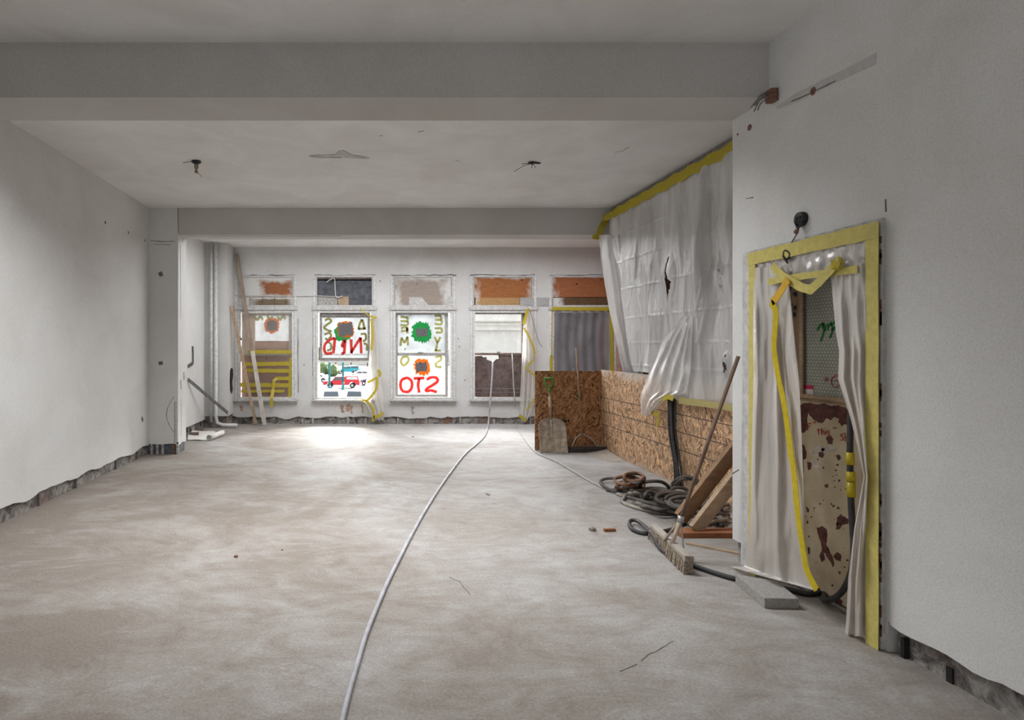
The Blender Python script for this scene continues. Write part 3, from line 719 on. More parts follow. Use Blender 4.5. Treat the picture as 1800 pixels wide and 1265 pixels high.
strokes(w3, 'olive_letters', [[(704, 557), (716, 558)], [(704, 564), (715, 564), (717, 557)], [(717, 564), (716, 571), (704, 571)], [(705, 577), (712, 575), (716, 580), (705, 582)], [(716, 574), (716, 586)],
    [(704, 608), (706, 594), (711, 602), (716, 592), (717, 607)], [(711, 613), (713, 614)],
    [(764, 555), (776, 555)], [(775, 556), (776, 569), (764, 569)], [(765, 562), (775, 562)], [(764, 577), (775, 577), (776, 584), (766, 584)], [(764, 592), (769, 601), (774, 592)], [(769, 601), (766, 616)], [(764, 616), (775, 616)],
    [(706, 628), (716, 627), (718, 634), (710, 642), (705, 637), (706, 629)], [(765, 628), (774, 626), (775, 632), (767, 638), (767, 644), (776, 645)]], 2.7, 'spray_olive', YPT - .002)
k = MB(); k.tube([at(700, 552, YG - .02), at(710, 555.5, YG - .02), at(720, 555, YG - .02), at(725, 551, YG - .02)], .005, 6, 6); obj('sagging_cable', k, 'wire', w3)

# --- window 4: bare upper pane, dark boarding below
w4 = window(4, 3)
obj('transom_board', pr(MB(), 834, 487.5, 935, 523, YB + .02, YB + .05), oversprayed('orange_plywood', ((.24, .085, .03), (.34, .135, .05), (.42, .20, .085)), cover=.50, edge=.52), w4)
obj('transom_batten', pr(MB(), 836, 523, 914, 538, YB + .015, YB + .05), oversprayed('tan_plywood', ((.32, .18, .08), (.42, .26, .12), (.50, .34, .18)), cover=.6), w4)
obj('grey_slat', pr(MB(), 914, 523, 972, 538, YB - .012, YB - .001), oversprayed('grey_board', ((.24, .24, .235), (.40, .40, .395), (.5, .5, .5)), cover=.7), wall_back)
s = MB(); ring(s, 832.5, 549, 922, 622, 2.6, YG - .03, YG + .03, top=2.4, bot=1.4); sa = obj('upper_sash', s, 'frame_dark', w4)
obj('pane', pr(MB(), 835, 551, 919.5, 621, YG, YG + .005), 'pane_clear', sa)
obj('catch', pr(MB(), 875, 618, 881, 621.5, YG - .05, YG - .03), 'frame_dark', sa)
s = MB(); pr(s, 831, 622, 835, 701, YG - .04, YG + .03); pr(s, 835, 620, 938, 624, YG - .02, YG + .03); pr(s, 835, 697, 938, 701.5, YG - .03, YG + .03); pr(s, 919.5, 549, 938, 701, YG - .01, YG + .04); obj('lower_frame', s, 'rust', w4)
b = MB(); b.slab([at(x, y, YG + .01) for x, y in ((835, 626), (846, 625), (850, 628), (855, 627), (856, 632), (862, 634), (868, 635), (872, 631), (877, 630), (876, 624), (920, 624), (920, 700), (835, 700))], (0, .02, 0)); obj('lower_board', b, 'board_dark', w4)
b = MB(); pr(b, 836, 683, 920, 684, YG + .004, YG + .012); pr(b, 836, 690, 920, 690.6, YG + .004, YG + .012); obj('board_edge', b, 'frame_dark', w4)

# --- window 5: film over a dark opening
w5 = window(5, 4)
obj('transom_board', pr(MB(), 972, 487.5, 1077, 522, YB + .01, YB + .04), oversprayed('red_orange_plywood', ((.24, .08, .035), (.33, .125, .055), (.39, .17, .08)), cover=.60, edge=.6), w5)
b = MB()
for x0, x1 in ((972, 983), (983.4, 1017), (1017.6, 1050), (1050.5, 1077)): pr(b, x0, 523, x1, 538, YB + .0 + R.uniform(0, .008), YB + .03)
obj('transom_slats', b, oversprayed('dark_boards', ((.075, .045, .025), (.125, .075, .04), (.18, .11, .06)), cover=.62, edge=.75), w5)
obj('back_board', pr(MB(), 972, 545, 1077, 702, YG + .05, YG + .08), 'board_navy', w5)
obj('side_stop', pr(MB(), 1060, 550, 1069, 701, YG, YG + .04), 'rust', w5)
t = empty('plastic_window_cover', (wx(1024), YB - .03, wz(702)), 'grey plastic film edged in yellow tape over the window above the brown board', 'plastic sheet')
obj('film', wfilm(971, 1077, 541, 701, .05, 7, 80, 30, YB + .0), 'film_grey', t, smooth=True)
for x0, y0, x1, y1, wpx in ((970, 542.5, 1073, 542.5, 6), (1074, 540, 1077, 701, 6), (970.5, 545, 969.5, 627, 1.6), (969, 625, 969, 701, 5)):
    ptape(t, x0, y0, x1, y1, wpx, Y=YB - (.056 if y0 == y1 else .028))

# ------------------------------------------------------------------ bunched film hanging at windows 2 and 4
def lerp_rows(rows, v):
    for i in range(len(rows) - 1):
        if rows[i][0] <= v <= rows[i + 1][0]:
            t = (v - rows[i][0]) / (rows[i + 1][0] - rows[i][0]); return [a + (b_ - a) * t for a, b_ in zip(rows[i], rows[i + 1])]
    return rows[-1]
def hang(rows, place, folds, amp, nu=48, nv=50, seed=0, keep=None):
    """hanging film; rows = (y, x_left, x_right); place(x, y, out) gives the point, 'out' metres in front of the wall"""
    y0, y1 = rows[0][0], rows[-1][0]
    def fn(u, v):
        y = y0 + (y1 - y0) * v; _, a, c = lerp_rows(rows, y)
        ph = u * folds * 6.283 + seed + 1.3 * noise.noise(V((u * 2.5, v * 2.2, seed)))
        d = amp * (math.sin(ph) * (.35 + .65 * min(1, v * 3)) + .7 * noise.noise(V((u * 7, v * 5, seed + 3.3))))
        return place(a + (c - a) * u, y + 2.2 * noise.noise(V((u * 6, seed, 9))) * (v > .93), amp * 1.3 + d)
    return MB().grid(fn, nu, nv, keep)
pw = lambda base: (lambda x, y, o: at(x, y, YB - base - o))
t = empty('plastic_window_cover', (wx(660), YB - .1, .1), 'torn clear plastic bunched beside the open window with painted glass, trailing yellow tape', 'plastic sheet')
obj('film', hang([(552, 652, 660), (600, 651, 664), (640, 648, 666), (675, 643, 670), (702, 637, 676), (722, 650, 677), (738, 655, 674)], pw(.06), 3.5, .035, seed=1), 'film_win', t, smooth=True)
for pts, wd in (([(632, 540), (639, 547), (652, 557)], 1.8), ([(651, 555), (657, 557.5), (662, 558)], 4), ([(653, 560), (654.5, 590), (653, 615)], 4.5), ([(664, 650), (668, 656), (666, 662)], 5), ([(646, 672), (656, 667), (663, 663)], 4), ([(663, 664), (661, 684), (650, 699), (643, 705)], 4.2), ([(635, 702), (644, 705), (655, 716), (657, 730), (655, 741)], 3.6), ([(656, 733), (666, 731), (674, 725)], 5)):
    k = MB(); k.strip([at(x, y, YB - .16) for x, y in pts], wd * YB / F, (0, -1, 0), .003, .1, smooth=4); obj('tape_strip', k, 'tape', t)
t = empty('plastic_window_cover', (wx(928), YB - .1, .1), 'torn clear plastic hanging beside the half boarded window, next to the white cords', 'plastic sheet')
obj('film', hang([(541, 926, 931), (575, 920, 938), (620, 918, 940), (660, 916, 941), (700, 914, 941), (725, 914, 934), (741, 916, 925)], pw(.06), 3, .035, seed=4), 'film_win', t, smooth=True)
for pts, wd in (([(929, 542), (924, 556), (921, 570)], 5), ([(921, 576), (930, 592), (938, 612), (939, 628)], 3), ([(938, 632), (926, 646), (936, 656), (941, 661)], 3), ([(912, 730), (920, 735), (925, 740)], 5), ([(939, 700), (930, 716), (925, 720)], 2.4)):
    k = MB(); k.strip([at(x, y, YB - .15) for x, y in pts], wd * YB / F, (0, -1, 0), .003, .1, smooth=4); obj('tape_strip', k, 'tape', t)
k = MB(); k.tube([at(x, y, YB - .19) for x, y in ((930, 542), (936, 560), (941, 580), (946, 598), (953, 610))], .006, 6, 5)
obj('loose_wire', k, 'wire', label='thin dark wire curling down the wall beside the hanging plastic', cat='wire')
k = MB(); k.tube([at(x, y, YB - .03) for x, y in ((574, 496), (581, 491), (588, 490), (589, 505), (591, 522), (602, 520))], .012, 6, 4)
obj('loose_wire', k, 'ledge', label='white bent conduit hanging across the dark panel above a window', cat='wire')
k = MB(); k.tube([at(413, 519, YB - .02), at(520, 520.5, YB - .02), at(560, 520, YB - .02), at(594, 521, YB - .02)], .008, 6)
obj('thin_pipe', k, 'ledge', label='thin grey pipe running level between the two leftmost windows', cat='pipe')

# ------------------------------------------------------------------ pipes and straps in the left corner
for x, r, lab in ((371.5, .03, 'slim white pipe against the left wall, farther from the window corner'), (379.5, .035, 'white pipe beside the corner pillar with a foot bent along the floor')):
    X, Y = (x - VX) / F * 11.68, 11.68
    k = MB()
    top = V((X, Y, 3.6)); 
    if x > 375: k.tube([top, V((X, Y, .22)), V((X + .03, Y - .02, .10)), V((X + .14, Y - .03, .06)), V((X + .42, Y - .02, .055))], r, 10)
    else: k.tube([top, V((X, Y, .12))], r, 10)
    obj('wall_pipe', k, 'frame', smooth=True, label=lab, cat='pipe')
def strap(pts, X, label):
    t = [onx(x, y, X) for x, y in pts]
    k = MB()
    for i in range(len(t) - 1):
        n = max(2, int((t[i + 1] - t[i]).length / .045)); 
        for j in range(n):
            a = t[i].lerp(t[i + 1], j / n); c = t[i].lerp(t[i + 1], (j + .62) / n); k.bar(a, c, .045, .012, (1, 0, 0))
        for sgn in (-1, 1):
            d = (t[i + 1] - t[i]).normalized().cross(V((1, 0, 0))) * .024 * sgn; k.bar(t[i] + d, t[i + 1] + d, .012, .012, (1, 0, 0))
    obj('metal_strap', k, 'strap', label=label, cat='strap')
strap([(339, 608), (339.5, 638), (330.5, 644)], XL + .012, 'short bent perforated metal strap on the left wall')
k = MB(); pa, pb = onx(331, 667, XL + .02), at(401, 726, 11.72)
for j in range(30): k.bar(pa.lerp(pb, j / 30), pa.lerp(pb, (j + .6) / 30), .05, .012, (1, 0, 0))
for sgn in (-.026, .026): k.bar(pa + V((0, 0, sgn)), pb + V((0, 0, sgn)), .012, .012, (1, 0, 0))
obj('metal_strap', k, 'strap', label='long perforated metal strap sloping down across the left wall to the corner pillar', cat='strap')
marks(pier, [([onx(317.5, 668, XP), onx(318.5, 684, XP)], .05), ([onx(323, 654, XP), onx(323.5, 668, XP)], .05), ([onx(317.3, 430, XP), onx(317.5, 560, XP)], .006), ([onx(318, 700, XP), onx(318.3, 765, XP)], .006)], (1, 0, 0), 'scar')
k = MB()
for x, y, wd in ((327, 752, .1), (334, 752, .06), (352, 741, .06)): k.strip([onx(x, y, XL + .0), onx(x + .3, y + 8, XL + .0)], wd, (1, 0, 0), .01, .3)
obj('base_void', k, 'dark', bl)
for k_, (x, y) in enumerate(((340, 760), (348, 752))):
    p = fl(x, y + 6); k = MB(); k.bar(p + V((-.08, 0, .03)), p + V((.08, .05, .03)), .07, .06)
    obj('wood_offcut', k, 'board_dark', bevel=.004, label=('dark wood offcut lying at the left wall behind the paper roll', 'small dark wood offcut against the foot of the left wall')[k_], cat='offcut')

# unrolled paper by the left wall
p0 = fl(374, 773); t = empty('paper_roll', p0, 'partly unrolled white paper roll on the floor by the left wall', 'paper roll')
c = p0 + V((0, 0, .055)); ax = V((.12, .99, 0)).normalized(); k = MB()
prev = None
pts = []
for i in range(56):
    a = i / 56 * 2 * math.pi * 3.2; r = .018 + .036 * i / 56; pts.append((r * math.cos(a), r * math.sin(a)))
side = V((ax.y, -ax.x, 0))
def scroll(u, v):
    i = min(55, int(u * 55)); q = pts[i]; return c + side * q[0] + V((0, 0, q[1])) + ax * (v - .5) * .60 + V((0, .2, 0))
obj('roll', MB().grid(scroll, 55, 2), 'paper', t, smooth=True, thick=.002)
q0, q1, q2, q3 = fl(331, 757), fl(329, 774), fl(372, 775), fl(379, 759)
def sheetf(u, v):
    p = (q0.lerp(q1, v)).lerp(q3.lerp(q2, v), u); p.z = .008 + .05 * max(0, .35 - u) * (1.3 - v) + .006 * (1 + math.sin(u * 9 + v * 4)); return p
obj('loose_end', MB().grid(sheetf, 16, 8), 'paper', t, smooth=True, thick=.002)

# ------------------------------------------------------------------ planks leaning in the left corner
def plank(name, a, c, w_, t_, up, mat, label, cat='plank', bevel=.004):
    k = MB(); k.bar(a, c, w_, t_, up); return obj(name, k, mat, label=label, cat=cat, bevel=bevel)
pf = fl(465, 748); pt_ = at(416, 446, YB - .06)
tp = empty('plank', pf, 'tall weathered plank with whitewashed lower half leaning in the window corner', 'plank')
md = pf.lerp(pt_, .43)
obj('upper_length', MB().bar(md, pt_, .075, .045, (0, -1, 0)), 'plank_grey', tp, bevel=.004)
obj('whitewashed_end', MB().bar(pf + V((0, 0, .015)), md, .077, .047, (0, -1, 0)), 'plank_white', tp, bevel=.004)
plank('plank', fl(450, 747) + V((0, 0, .012)), at(406.5, 537, 11.95), .06, .035, (0, -1, 0), 'plank_tan', 'shorter thin brown plank leaning left of the tall whitewashed plank')

# ------------------------------------------------------------------ strand board screen
YO, XO = 9.15, 3.47
t = empty('strand_board', (2.96, YO, 0), 'darker strand board panel facing the room behind the shovel', 'board')
obj('panel', MB().box((2.465, YO, 0), (XO - .003, YO + .02, 1.205)), 'osb_front', t)
b = MB()
for i, (x, w_) in enumerate(((976, 4), (981, 5), (988, 3), (992, 4), (998, 3))):
    p = at(x, 738 + (i % 2), YO); b.box(p + V((0, -.002, -.03)), p + V((w_ * .009, 0, .008)))
obj('ink_stamp', b, 'dark', t)
for ya, yb_, lab in ((YO + .02, 6.68, 'far lighter strand board sheet lining the right side, above the hoses'), (6.676, YE + .02, 'near strand board sheet lining the right side behind the leaning planks')):
    obj('strand_board', MB().box((XO, yb_, 0), (XO + .02, ya, 1.22 if ya > 8 else 1.21)), 'osb_side', label=lab, cat='board')
# dust heaped in the corner of the boards
def dust(u, v):
    x = XO - .01 - u * .42 * (1 - .5 * v); y = YO - .01 - v * .9; return V((x, y, .003 + .07 * (1 - u) ** 2 * (1 - v) + .012 * max(0, noise.noise(V((u * 5, v * 7, 2)))) * (1 - u)))
obj('dust', MB().grid(dust, 14, 20), plain('heaped_dust', (.46, .41, .36), .95, var=.15, scale=20), smooth=True, label='pale dust heaped in the corner of the strand boards', cat='dust', kind='stuff')

# ------------------------------------------------------------------ shovel
YSH = YO - .10
t = empty('shovel', (at(972, 799, 8.9).x, 8.9, 0), 'square shovel with green grip leaning on the dark strand board', 'shovel')
def bl_(u, v):
    x = (u - .5) * 2; half = .205 - .03 * v ** 2 * 0 ; top = .46
    sh = 1 if v < .72 else math.sqrt(max(0, 1 - ((v - .72) / .28) ** 2)) * .72 + .28
    X = .0 + x * .205 * sh * (1 if v > 0 else 1)
    z = .012 + v * .50
    return V((at(971.5, 799, 8.9).x + X, 8.86 + z * .30 - .045 * x * x + .03 * (1 - v) * 0 + .012 * math.cos(x * 9) * (v > .3), z))
obj('blade', MB().grid(bl_, 20, 16), 'steel_dirty', t, smooth=True, thick=.006)
sx = at(971.5, 799, 8.9).x
a, c = V((sx, 8.955, .30)), V((at(966, 690, 9.05).x, 9.075, .93))
k = MB(); k.tube([a + V((0, -.015, -.1)), a, a.lerp(c, .3)], lambda t_: .026 - .006 * t_, 10); obj('socket', k, 'steel_dirty', t, smooth=True)
k = MB(); k.tube([a.lerp(c, .25), c], .018, 10); sh_ = obj('shaft', k, 'handle_wood', t, smooth=True)
k = MB(); k.tube([a.lerp(c, .58), a.lerp(c, .84)], .0195, 10); obj('pale_wrap', k, 'handle_pale', sh_, smooth=True)
g = c; k = MB()
k.tube([g + V((0, 0, -.05)), g + V((0, 0, .03))], .023, 10)
k.tube([g + V((0, 0, .02)), g + V((-.055, .004, .07)), g + V((-.062, .01, .16))], .014, 8, 4)
k.tube([g + V((0, 0, .02)), g + V((.055, .004, .07)), g + V((.062, .01, .16))], .014, 8, 4)
k.tube([g + V((-.072, .01, .165)), g + V((.072, .01, .165))], .017, 8); obj('grip', k, 'green_plastic', t, smooth=True)

# ------------------------------------------------------------------ floor squeegee
c0 = V((at(1028, 797, 8.95).x, 8.95, 0))
t = empty('floor_squeegee', c0, 'wide black floor squeegee with a wooden pole beside the shovel', 'squeegee')
obj('rubber_blade', MB().box(c0 + V((-.30, -.012, .004)), c0 + V((.32, .012, .055))), 'rubber', t, bevel=.004)
obj('holder', MB().box(c0 + V((-.31, -.025, .05)), c0 + V((.33, .028, .085))), 'rubber', t, bevel=.006)
a, c = c0 + V((-.03, .005, .09)), V((at(1012.5, 611, 9.14).x, 9.128, at(1012.5, 611, 9.14).z))
k = MB(); k.tube([a, c], .0135, 8); po = obj('pole', k, 'handle_wood', t, smooth=True)
k = MB(); k.tube([a.lerp(c, .47), a.lerp(c, .55)], .0148, 8); obj('green_band', k, plain('faded_green_paint', (.16, .22, .12), .7), po, smooth=True)
j = a.lerp(c, .13)
for s_ in (-1, 1):
    k = MB(); k.tube([j, j.lerp(c0 + V((s_ * .17, .0, .08)), .5) + V((s_ * .03, 0, .03)), c0 + V((s_ * .19, 0, .085))], .008, 6, 4); obj('brace', k, 'steel', t, smooth=True)

# ------------------------------------------------------------------ large plastic sheeting over the right opening
t = empty('plastic_sheeting', (XF, 7.0, .98), 'large torn translucent plastic sheet hanging from the ceiling over the boarded opening', 'plastic sheet')
TEAR = [((1181, 491), 6.5, 41), ((1265, 444), 4.5, 8), ((1276, 472), 3, 10), ((1279, 640), 4, 17), ((1272, 500), 2, 12)]
creases = (3.1, 2.74, 2.35, 1.95, 1.62, 1.33)
Ya, Yb_ = 8.70, YE + .03
def botz(Y):
    x = VX + 3.44 * F / Y
    if x < 1160: return 1.16
    if x < 1185: return 1.16 + (.99 - 1.16) * (x - 1160) / 25
    return .985 + .02 * math.sin(x * .35)
def main(u, v):
    Y = Ya + (Yb_ - Ya) * u; zt = 3.47; zb = botz(Y); z = zt + (zb - zt) * v
    x = VX + 3.44 * F / Y
    amp = .036 + .055 * min(1, max(0, (x - 1215) / 30)) * (1 if v < .75 else .6)
    if v < .06: amp *= v / .06
    sway = .9 * noise.noise(V((u * 3, v * 2.5, .4)))
    d = amp * (.45 * math.sin(u * 46 + 3 * sway) + 1.1 * noise.noise(V((u * 9 + sway, v * 1.3, 3.1))) + .30 * noise.noise(V((u * 24, v * 5, 1.1))))
    rg = noise.noise(V((u * 13 + .8 * sway, v * 1.6 - u * 3, 6.2))); rg2 = noise.noise(V((u * 34, v * 6 + u * 5, 2.7)))
    d += (.020 * (1 - abs(rg)) ** 7 + .008 * (1 - abs(rg2)) ** 8) * min(1, v * 8)
    for c_ in creases: d += .005 * math.exp(-((z - c_) / .012) ** 2)
    for (tx, ty), rx, ry in TEAR:
        yy = VY - (z - CH) * F / Y; q = ((x - tx) / (rx * 2.2)) ** 2 + ((yy - ty) / (ry * 1.4)) ** 2
        if q < 1: d += .035 * (1 - q)
    X = 3.42 - d - (.07 if False else 0)
    if z < 1.27: X = min(X, 3.44)
    return V((X, Y, z))
def keepm(u, v):
    Y = Ya + (Yb_ - Ya) * u; zb = botz(Y); z = 3.47 + (zb - 3.47) * v; x = VX + 3.44 * F / Y; y = VY - (z - CH) * F / Y
    for (tx, ty), rx, ry in TEAR:
        a_ = noise.noise(V((x * .2, y * .12, 5))) * .7
        dx = (x - tx) / rx; dy = (y - ty) / ry
        if abs(dy) < 1 and abs(dx - (.45 * math.sin(dy * 4))) < (.75 + a_) * (1 - abs(dy)) ** .5 * (.35 + .65 * abs(math.sin(dy * 2.4 + 1))): return False
    if y > 412 and x < 1080 + (y - 412) * .155: return False
    if z < 1.25 and x < 1162: return False
    return True
# rows follow v so that creases stay sharp
obj('main_sheet', MB().grid(main, 300, 200, keepm), 'film', t, smooth=True)
def wpl(X, off=0): return lambda x, y, o: onx(x, y, X - o)
# left drape wrapped round the beam end
def leftd(u, v):
    y = 413 + (657 - 413) * v
    _, a, c = lerp_rows([(413, 1053, 1096), (450, 1056, 1106), (500, 1063, 1116), (550, 1072, 1122), (600, 1083, 1128), (640, 1092, 1131), (657, 1096, 1130)], y)
    x = a + (c - a) * u
    fold = .035 * math.sin(u * 15 + 1.2 * math.sin(v * 3)) + .03 * noise.noise(V((u * 6, v * 4, 8)))
    Y = 8.70 - .42 * u + fold
    p = at(x, y, Y); return p
obj('left_drape', MB().grid(leftd, 60, 70), 'film', t, smooth=True)
def flap(u, v):
    y0, y1 = 556, 730
    y = y0 + (y1 - y0) * v
    _, a, c = lerp_rows([(556, 1198, 1218), (600, 1163, 1216), (656, 1140, 1213), (689, 1128, 1206), (703, 1126, 1168), (730, 1127, 1143)], y)
    x = a + (c - a) * u; X = 3.36 + .016 * math.sin(u * 27 + v * 2 + 2 * noise.noise(V((u * 4, v * 3, 1)))) * min(1, v * 3) - .02 * v + .03 * noise.noise(V((u * 5, v * 5, 2)))
    return onx(x, y + (6 * noise.noise(V((u * 7, 1, 1))) if v > .9 else 0), X)
obj('torn_flap', MB().grid(flap, 80, 60), 'film_clear', t, smooth=True)
# ceiling tape and bottom tape
k = MB(); zt = 3.452
k.strip([V((3.405, YE + .02 + (8.55 - YE) * i / 40, zt + .012 * math.sin(i * 1.7))) for i in range(41)], .115, (-1, 0, 0), .004, .06); obj('ceiling_tape', k, 'tape', t)
k = MB(); k.strip([V((3.405, 8.55, 3.45)), V((3.36, 8.72, 3.43)), at(1068, 382, YP - .012), at(1058, 398, YP - .012), at(1052, 415, YP - .012)], .09, (-.25, -1, 0), .004, .05, smooth=5); obj('corner_tape', k, 'tape', t)
k = MB(); k.strip([at(1041, 416, YP - .012), at(1049, 416.5, YP - .012), at(1058, 416, YP - .012)], .07, (0, -1, 0), .004, .1); obj('corner_tape', k, 'tape', t)
k = MB(); k.strip([onx(x, y, 3.375) for x, y in ((1193, 703), (1210, 706), (1230, 708), (1250, 711), (1270, 714), (1300, 719))], .07, (-1, 0, 0), .004, .2); obj('bottom_tape', k, 'tape_pale', t)
k = MB(); k.strip([onx(x, y, 3.33) for x, y in ((1164, 702), (1174, 697), (1184, 700))], .06, (-1, 0, .2), .004, .3); obj('bottom_tape', k, 'tape', t)
k = MB(); k.strip([onx(x, y, 3.35) for x, y in ((1140, 703), (1143, 715), (1148, 726), (1156, 728), (1158, 738), (1155, 750), (1159, 722))], .045, (-1, 0, .1), .004, .3); obj('dangling_tape', k, 'tape', t)

# ------------------------------------------------------------------ cable bundle on the boards
def bundle(n, name, label):
    t = empty(name, V((3.44, 6.7, 0)), label, 'cables')
    for i in range(n):
        k = MB(); o = (i - n / 2) * .018
        k.tube([V((3.415 - (i % 2) * .03, 6.86 + o, .98)), V((3.41 - (i % 2) * .032, 6.82 + o + R.uniform(-.02, .02), .6)), V((3.41 - (i % 2) * .03, 6.74 + o + R.uniform(-.03, .03), .25)), V((3.40 - (i % 2) * .03, 6.68 + o * 1.3, .016))], .0125, 7, 6)
        obj('cable', k, 'rubber', t, smooth=True)
bundle(6, 'cable_bundle', 'black cables hanging straight down the strand board from under the plastic')

# ------------------------------------------------------------------ hoses heaped on the floor
def hose(pts, r, mat, label, group=None, seg=8, sm=6):
    k = MB(); k.tube(pts, r, seg, sm); return obj('hose', k, mat, smooth=True, label=label, cat='hose', group=group)
G = 'hoses heaped by the boards'
def FP(lst): return [fl(x, y, z) for x, y, z in lst]
hose(FP([(1085, 864, .03), (1072, 860, .03), (1058, 852, .03), (1056, 845, .03), (1066, 841, .04), (1084, 840, .06), (1096, 838, .07), (1108, 844, .07), (1102, 855, .05), (1080, 862, .02), (1068, 861, .015), (1100, 859, .03), (1130, 852, .06)]), .017, 'hose', 'dark hose with a wide loop at the far left of the heap', G)
for i in range(8):
    cx, cy = 1106 + R.uniform(-6, 10), 856 - 2.6 * i + R.uniform(-1, 1); pts = []
    rx, ry = R.uniform(13, 24), R.uniform(6, 9)
    for j in range(15):
        a = j / 14 * 2 * math.pi * 1.15 + i * 1.1
        pts.append(fl(cx + rx * math.cos(a), cy + ry * math.sin(a), .025 + .026 * i + .02 * math.sin(a * 2 + i)))
    hose(pts, .016, 'hose_rust' if i % 3 else 'hose', ('rust brown hose coiled in the far end of the heap' if i % 3 else 'dark hose coiled among rust brown hose at the far end of the heap'), G)
k = [(1126, 862, .05), (1124, 872, .02), (1132, 882, .02), (1148, 879, .04), (1149, 868, .10), (1140, 864, .13), (1134, 870, .12), (1136, 877, .06), (1148, 883, .02), (1158, 893, .015)]
hose(FP(k), .018, 'hose', 'dark hose curled into small loops in the middle of the heap', G)
hose(FP([(1128, 860, .05), (1126, 850, .14), (1140, 846, .21), (1160, 846, .20), (1172, 852, .14), (1177, 862, .08), (1170, 870, .03), (1150, 868, .03)]), .018, 'hose', 'dark hose arching over the middle of the heap', G)
hose(FP([(1178, 862, .02), (1182, 850, .08), (1192, 842, .16), (1205, 838, .21), (1219, 840, .22), (1230, 850, .17), (1237, 862, .09), (1241, 874, .02)]), .02, 'hose', 'dark hose arching high beside the hanging black cables', G)
hose(FP([(1186, 852, .1), (1200, 842, .18), (1216, 842, .2), (1226, 852, .15), (1230, 866, .05), (1236, 874, .02)]), .018, 'hose', 'second dark hose arching just under the highest arch', G)
hose(FP([(1180, 876, .04), (1178, 866, .09), (1184, 858, .13), (1198, 857, .13), (1208, 862, .10), (1206, 872, .05), (1195, 880, .02), (1210, 886, .02), (1228, 892, .02)]), .017, 'hose', 'dark hose looped next to the broom handle', G)
for i in range(13):
    y0 = 860 + i * 2.6; x0 = 1092 + R.uniform(0, 36) + i * 2
    pts = [(x0, y0 + R.uniform(-2, 2), .02 + .008 * (12 - i))]
    for s_ in range(1, 6):
        pts.append((x0 + s_ * (1270 - x0) / 5, y0 + s_ * (5 + i * .12) + R.uniform(-4, 4), .02 + R.uniform(0, .07) * (1 if s_ < 4 else .5)))
    hose(FP(pts), R.choice((.015, .017, .019)), R.choice(('hose', 'hose', 'hose_pale', 'rubber')), 'hose strand running lengthwise through the middle of the heap', G)
for i in range(8):
    cx, cy = 1150 + i * 9 + R.uniform(-8, 8), 866 + i * 2.5; pts = []
    rx, ry = R.uniform(20, 36), R.uniform(8, 11); 
    for j in range(13):
        a = j / 12 * 2 * math.pi * .95 + i * 1.9; pts.append(fl(cx + rx * math.cos(a), cy + ry * math.sin(a), .03 + .018 * i + .02 * math.sin(a + i)))
    hose(pts, .016, 'hose', 'dark hose lying in flat loops in the middle of the heap', G)
hose(FP([(1102, 868, .03), (1096, 876, .018), (1093, 881, .018), (1104, 887, .018), (1130, 895, .018), (1160, 901, .018), (1192, 902, .018), (1215, 903, .018), (1245, 905, .018)]), .018, 'hose_pale', 'dust covered hose bowed out along the front of the heap', G)
hose(FP([(1085, 868, .016), (1105, 874, .016), (1130, 879, .016), (1155, 884, .03), (1180, 890, .03), (1200, 895, .03)]), .018, 'hose_pale', 'dust covered hose lying straight along the front of the heap', G)
for i in range(7):
    y0 = 893 + i * 5.2
    pts = [(1222 + R.uniform(-6, 12), y0 + R.uniform(-2, 3), .02 + .01 * i * 0), (1245, y0 + R.uniform(-5, 5), .04 + R.uniform(0, .05)), (1268, y0 + R.uniform(-7, 5), .03 + R.uniform(0, .06)), (1292, y0 - 2 + R.uniform(-7, 5), .03)]
    hose([p + V((0, .10, 0)) for p in FP(pts)], .017, R.choice(('hose', 'hose', 'hose_pale')), 'hose strand passing behind the leaning planks', G)

# long black cable from the doorway, under the broom, to the heap
pts = [V((2.775, 3.50, 1.22)), V((2.77, 3.50, .95)), V((2.765, 3.485, .66)), V((2.76, 3.46, .42)), V((2.75, 3.47, .26)), V((2.735, 3.53, .12)), V((2.72, 3.63, .04)), fl(1448, 1041, .018), fl(1420, 1043, .018), fl(1392, 1037, .018), fl(1366, 1032, .02), fl(1330, 1022, .018), fl(1290, 1016, .018), fl(1255, 1006, .018), fl(1220, 994, .018), V((2.235, 4.36, .02)), V((2.205, 4.60, .02)), fl(1146, 938, .06), fl(1123, 917, .05), fl(1111, 914, .04), fl(1106, 920, .03), fl(1113, 931, .018), fl(1133, 937, .018), fl(1156, 935, .018), fl(1181, 930, .018), fl(1200, 920, .018), fl(1230, 910, .018), fl(1262, 903, .018)]
t = empty('black_cable', fl(1392, 1037), 'thick black cable running from the doorway under the broom to the hose heap', 'cable')
k = MB(); k.tube(pts, .0165, 9, 7); obj('cable', k, 'rubber', t, smooth=True)
for za, zb in ((.955, .885), (.845, .79), (.785, .70)):
    k = MB(); p = lambda z: V((2.768, 3.497 - (.95 - z) * .04, z)); k.tube([p(za), p(zb)], .0215, 9); obj('yellow_wrap', k, 'tape_bright', t, smooth=True)

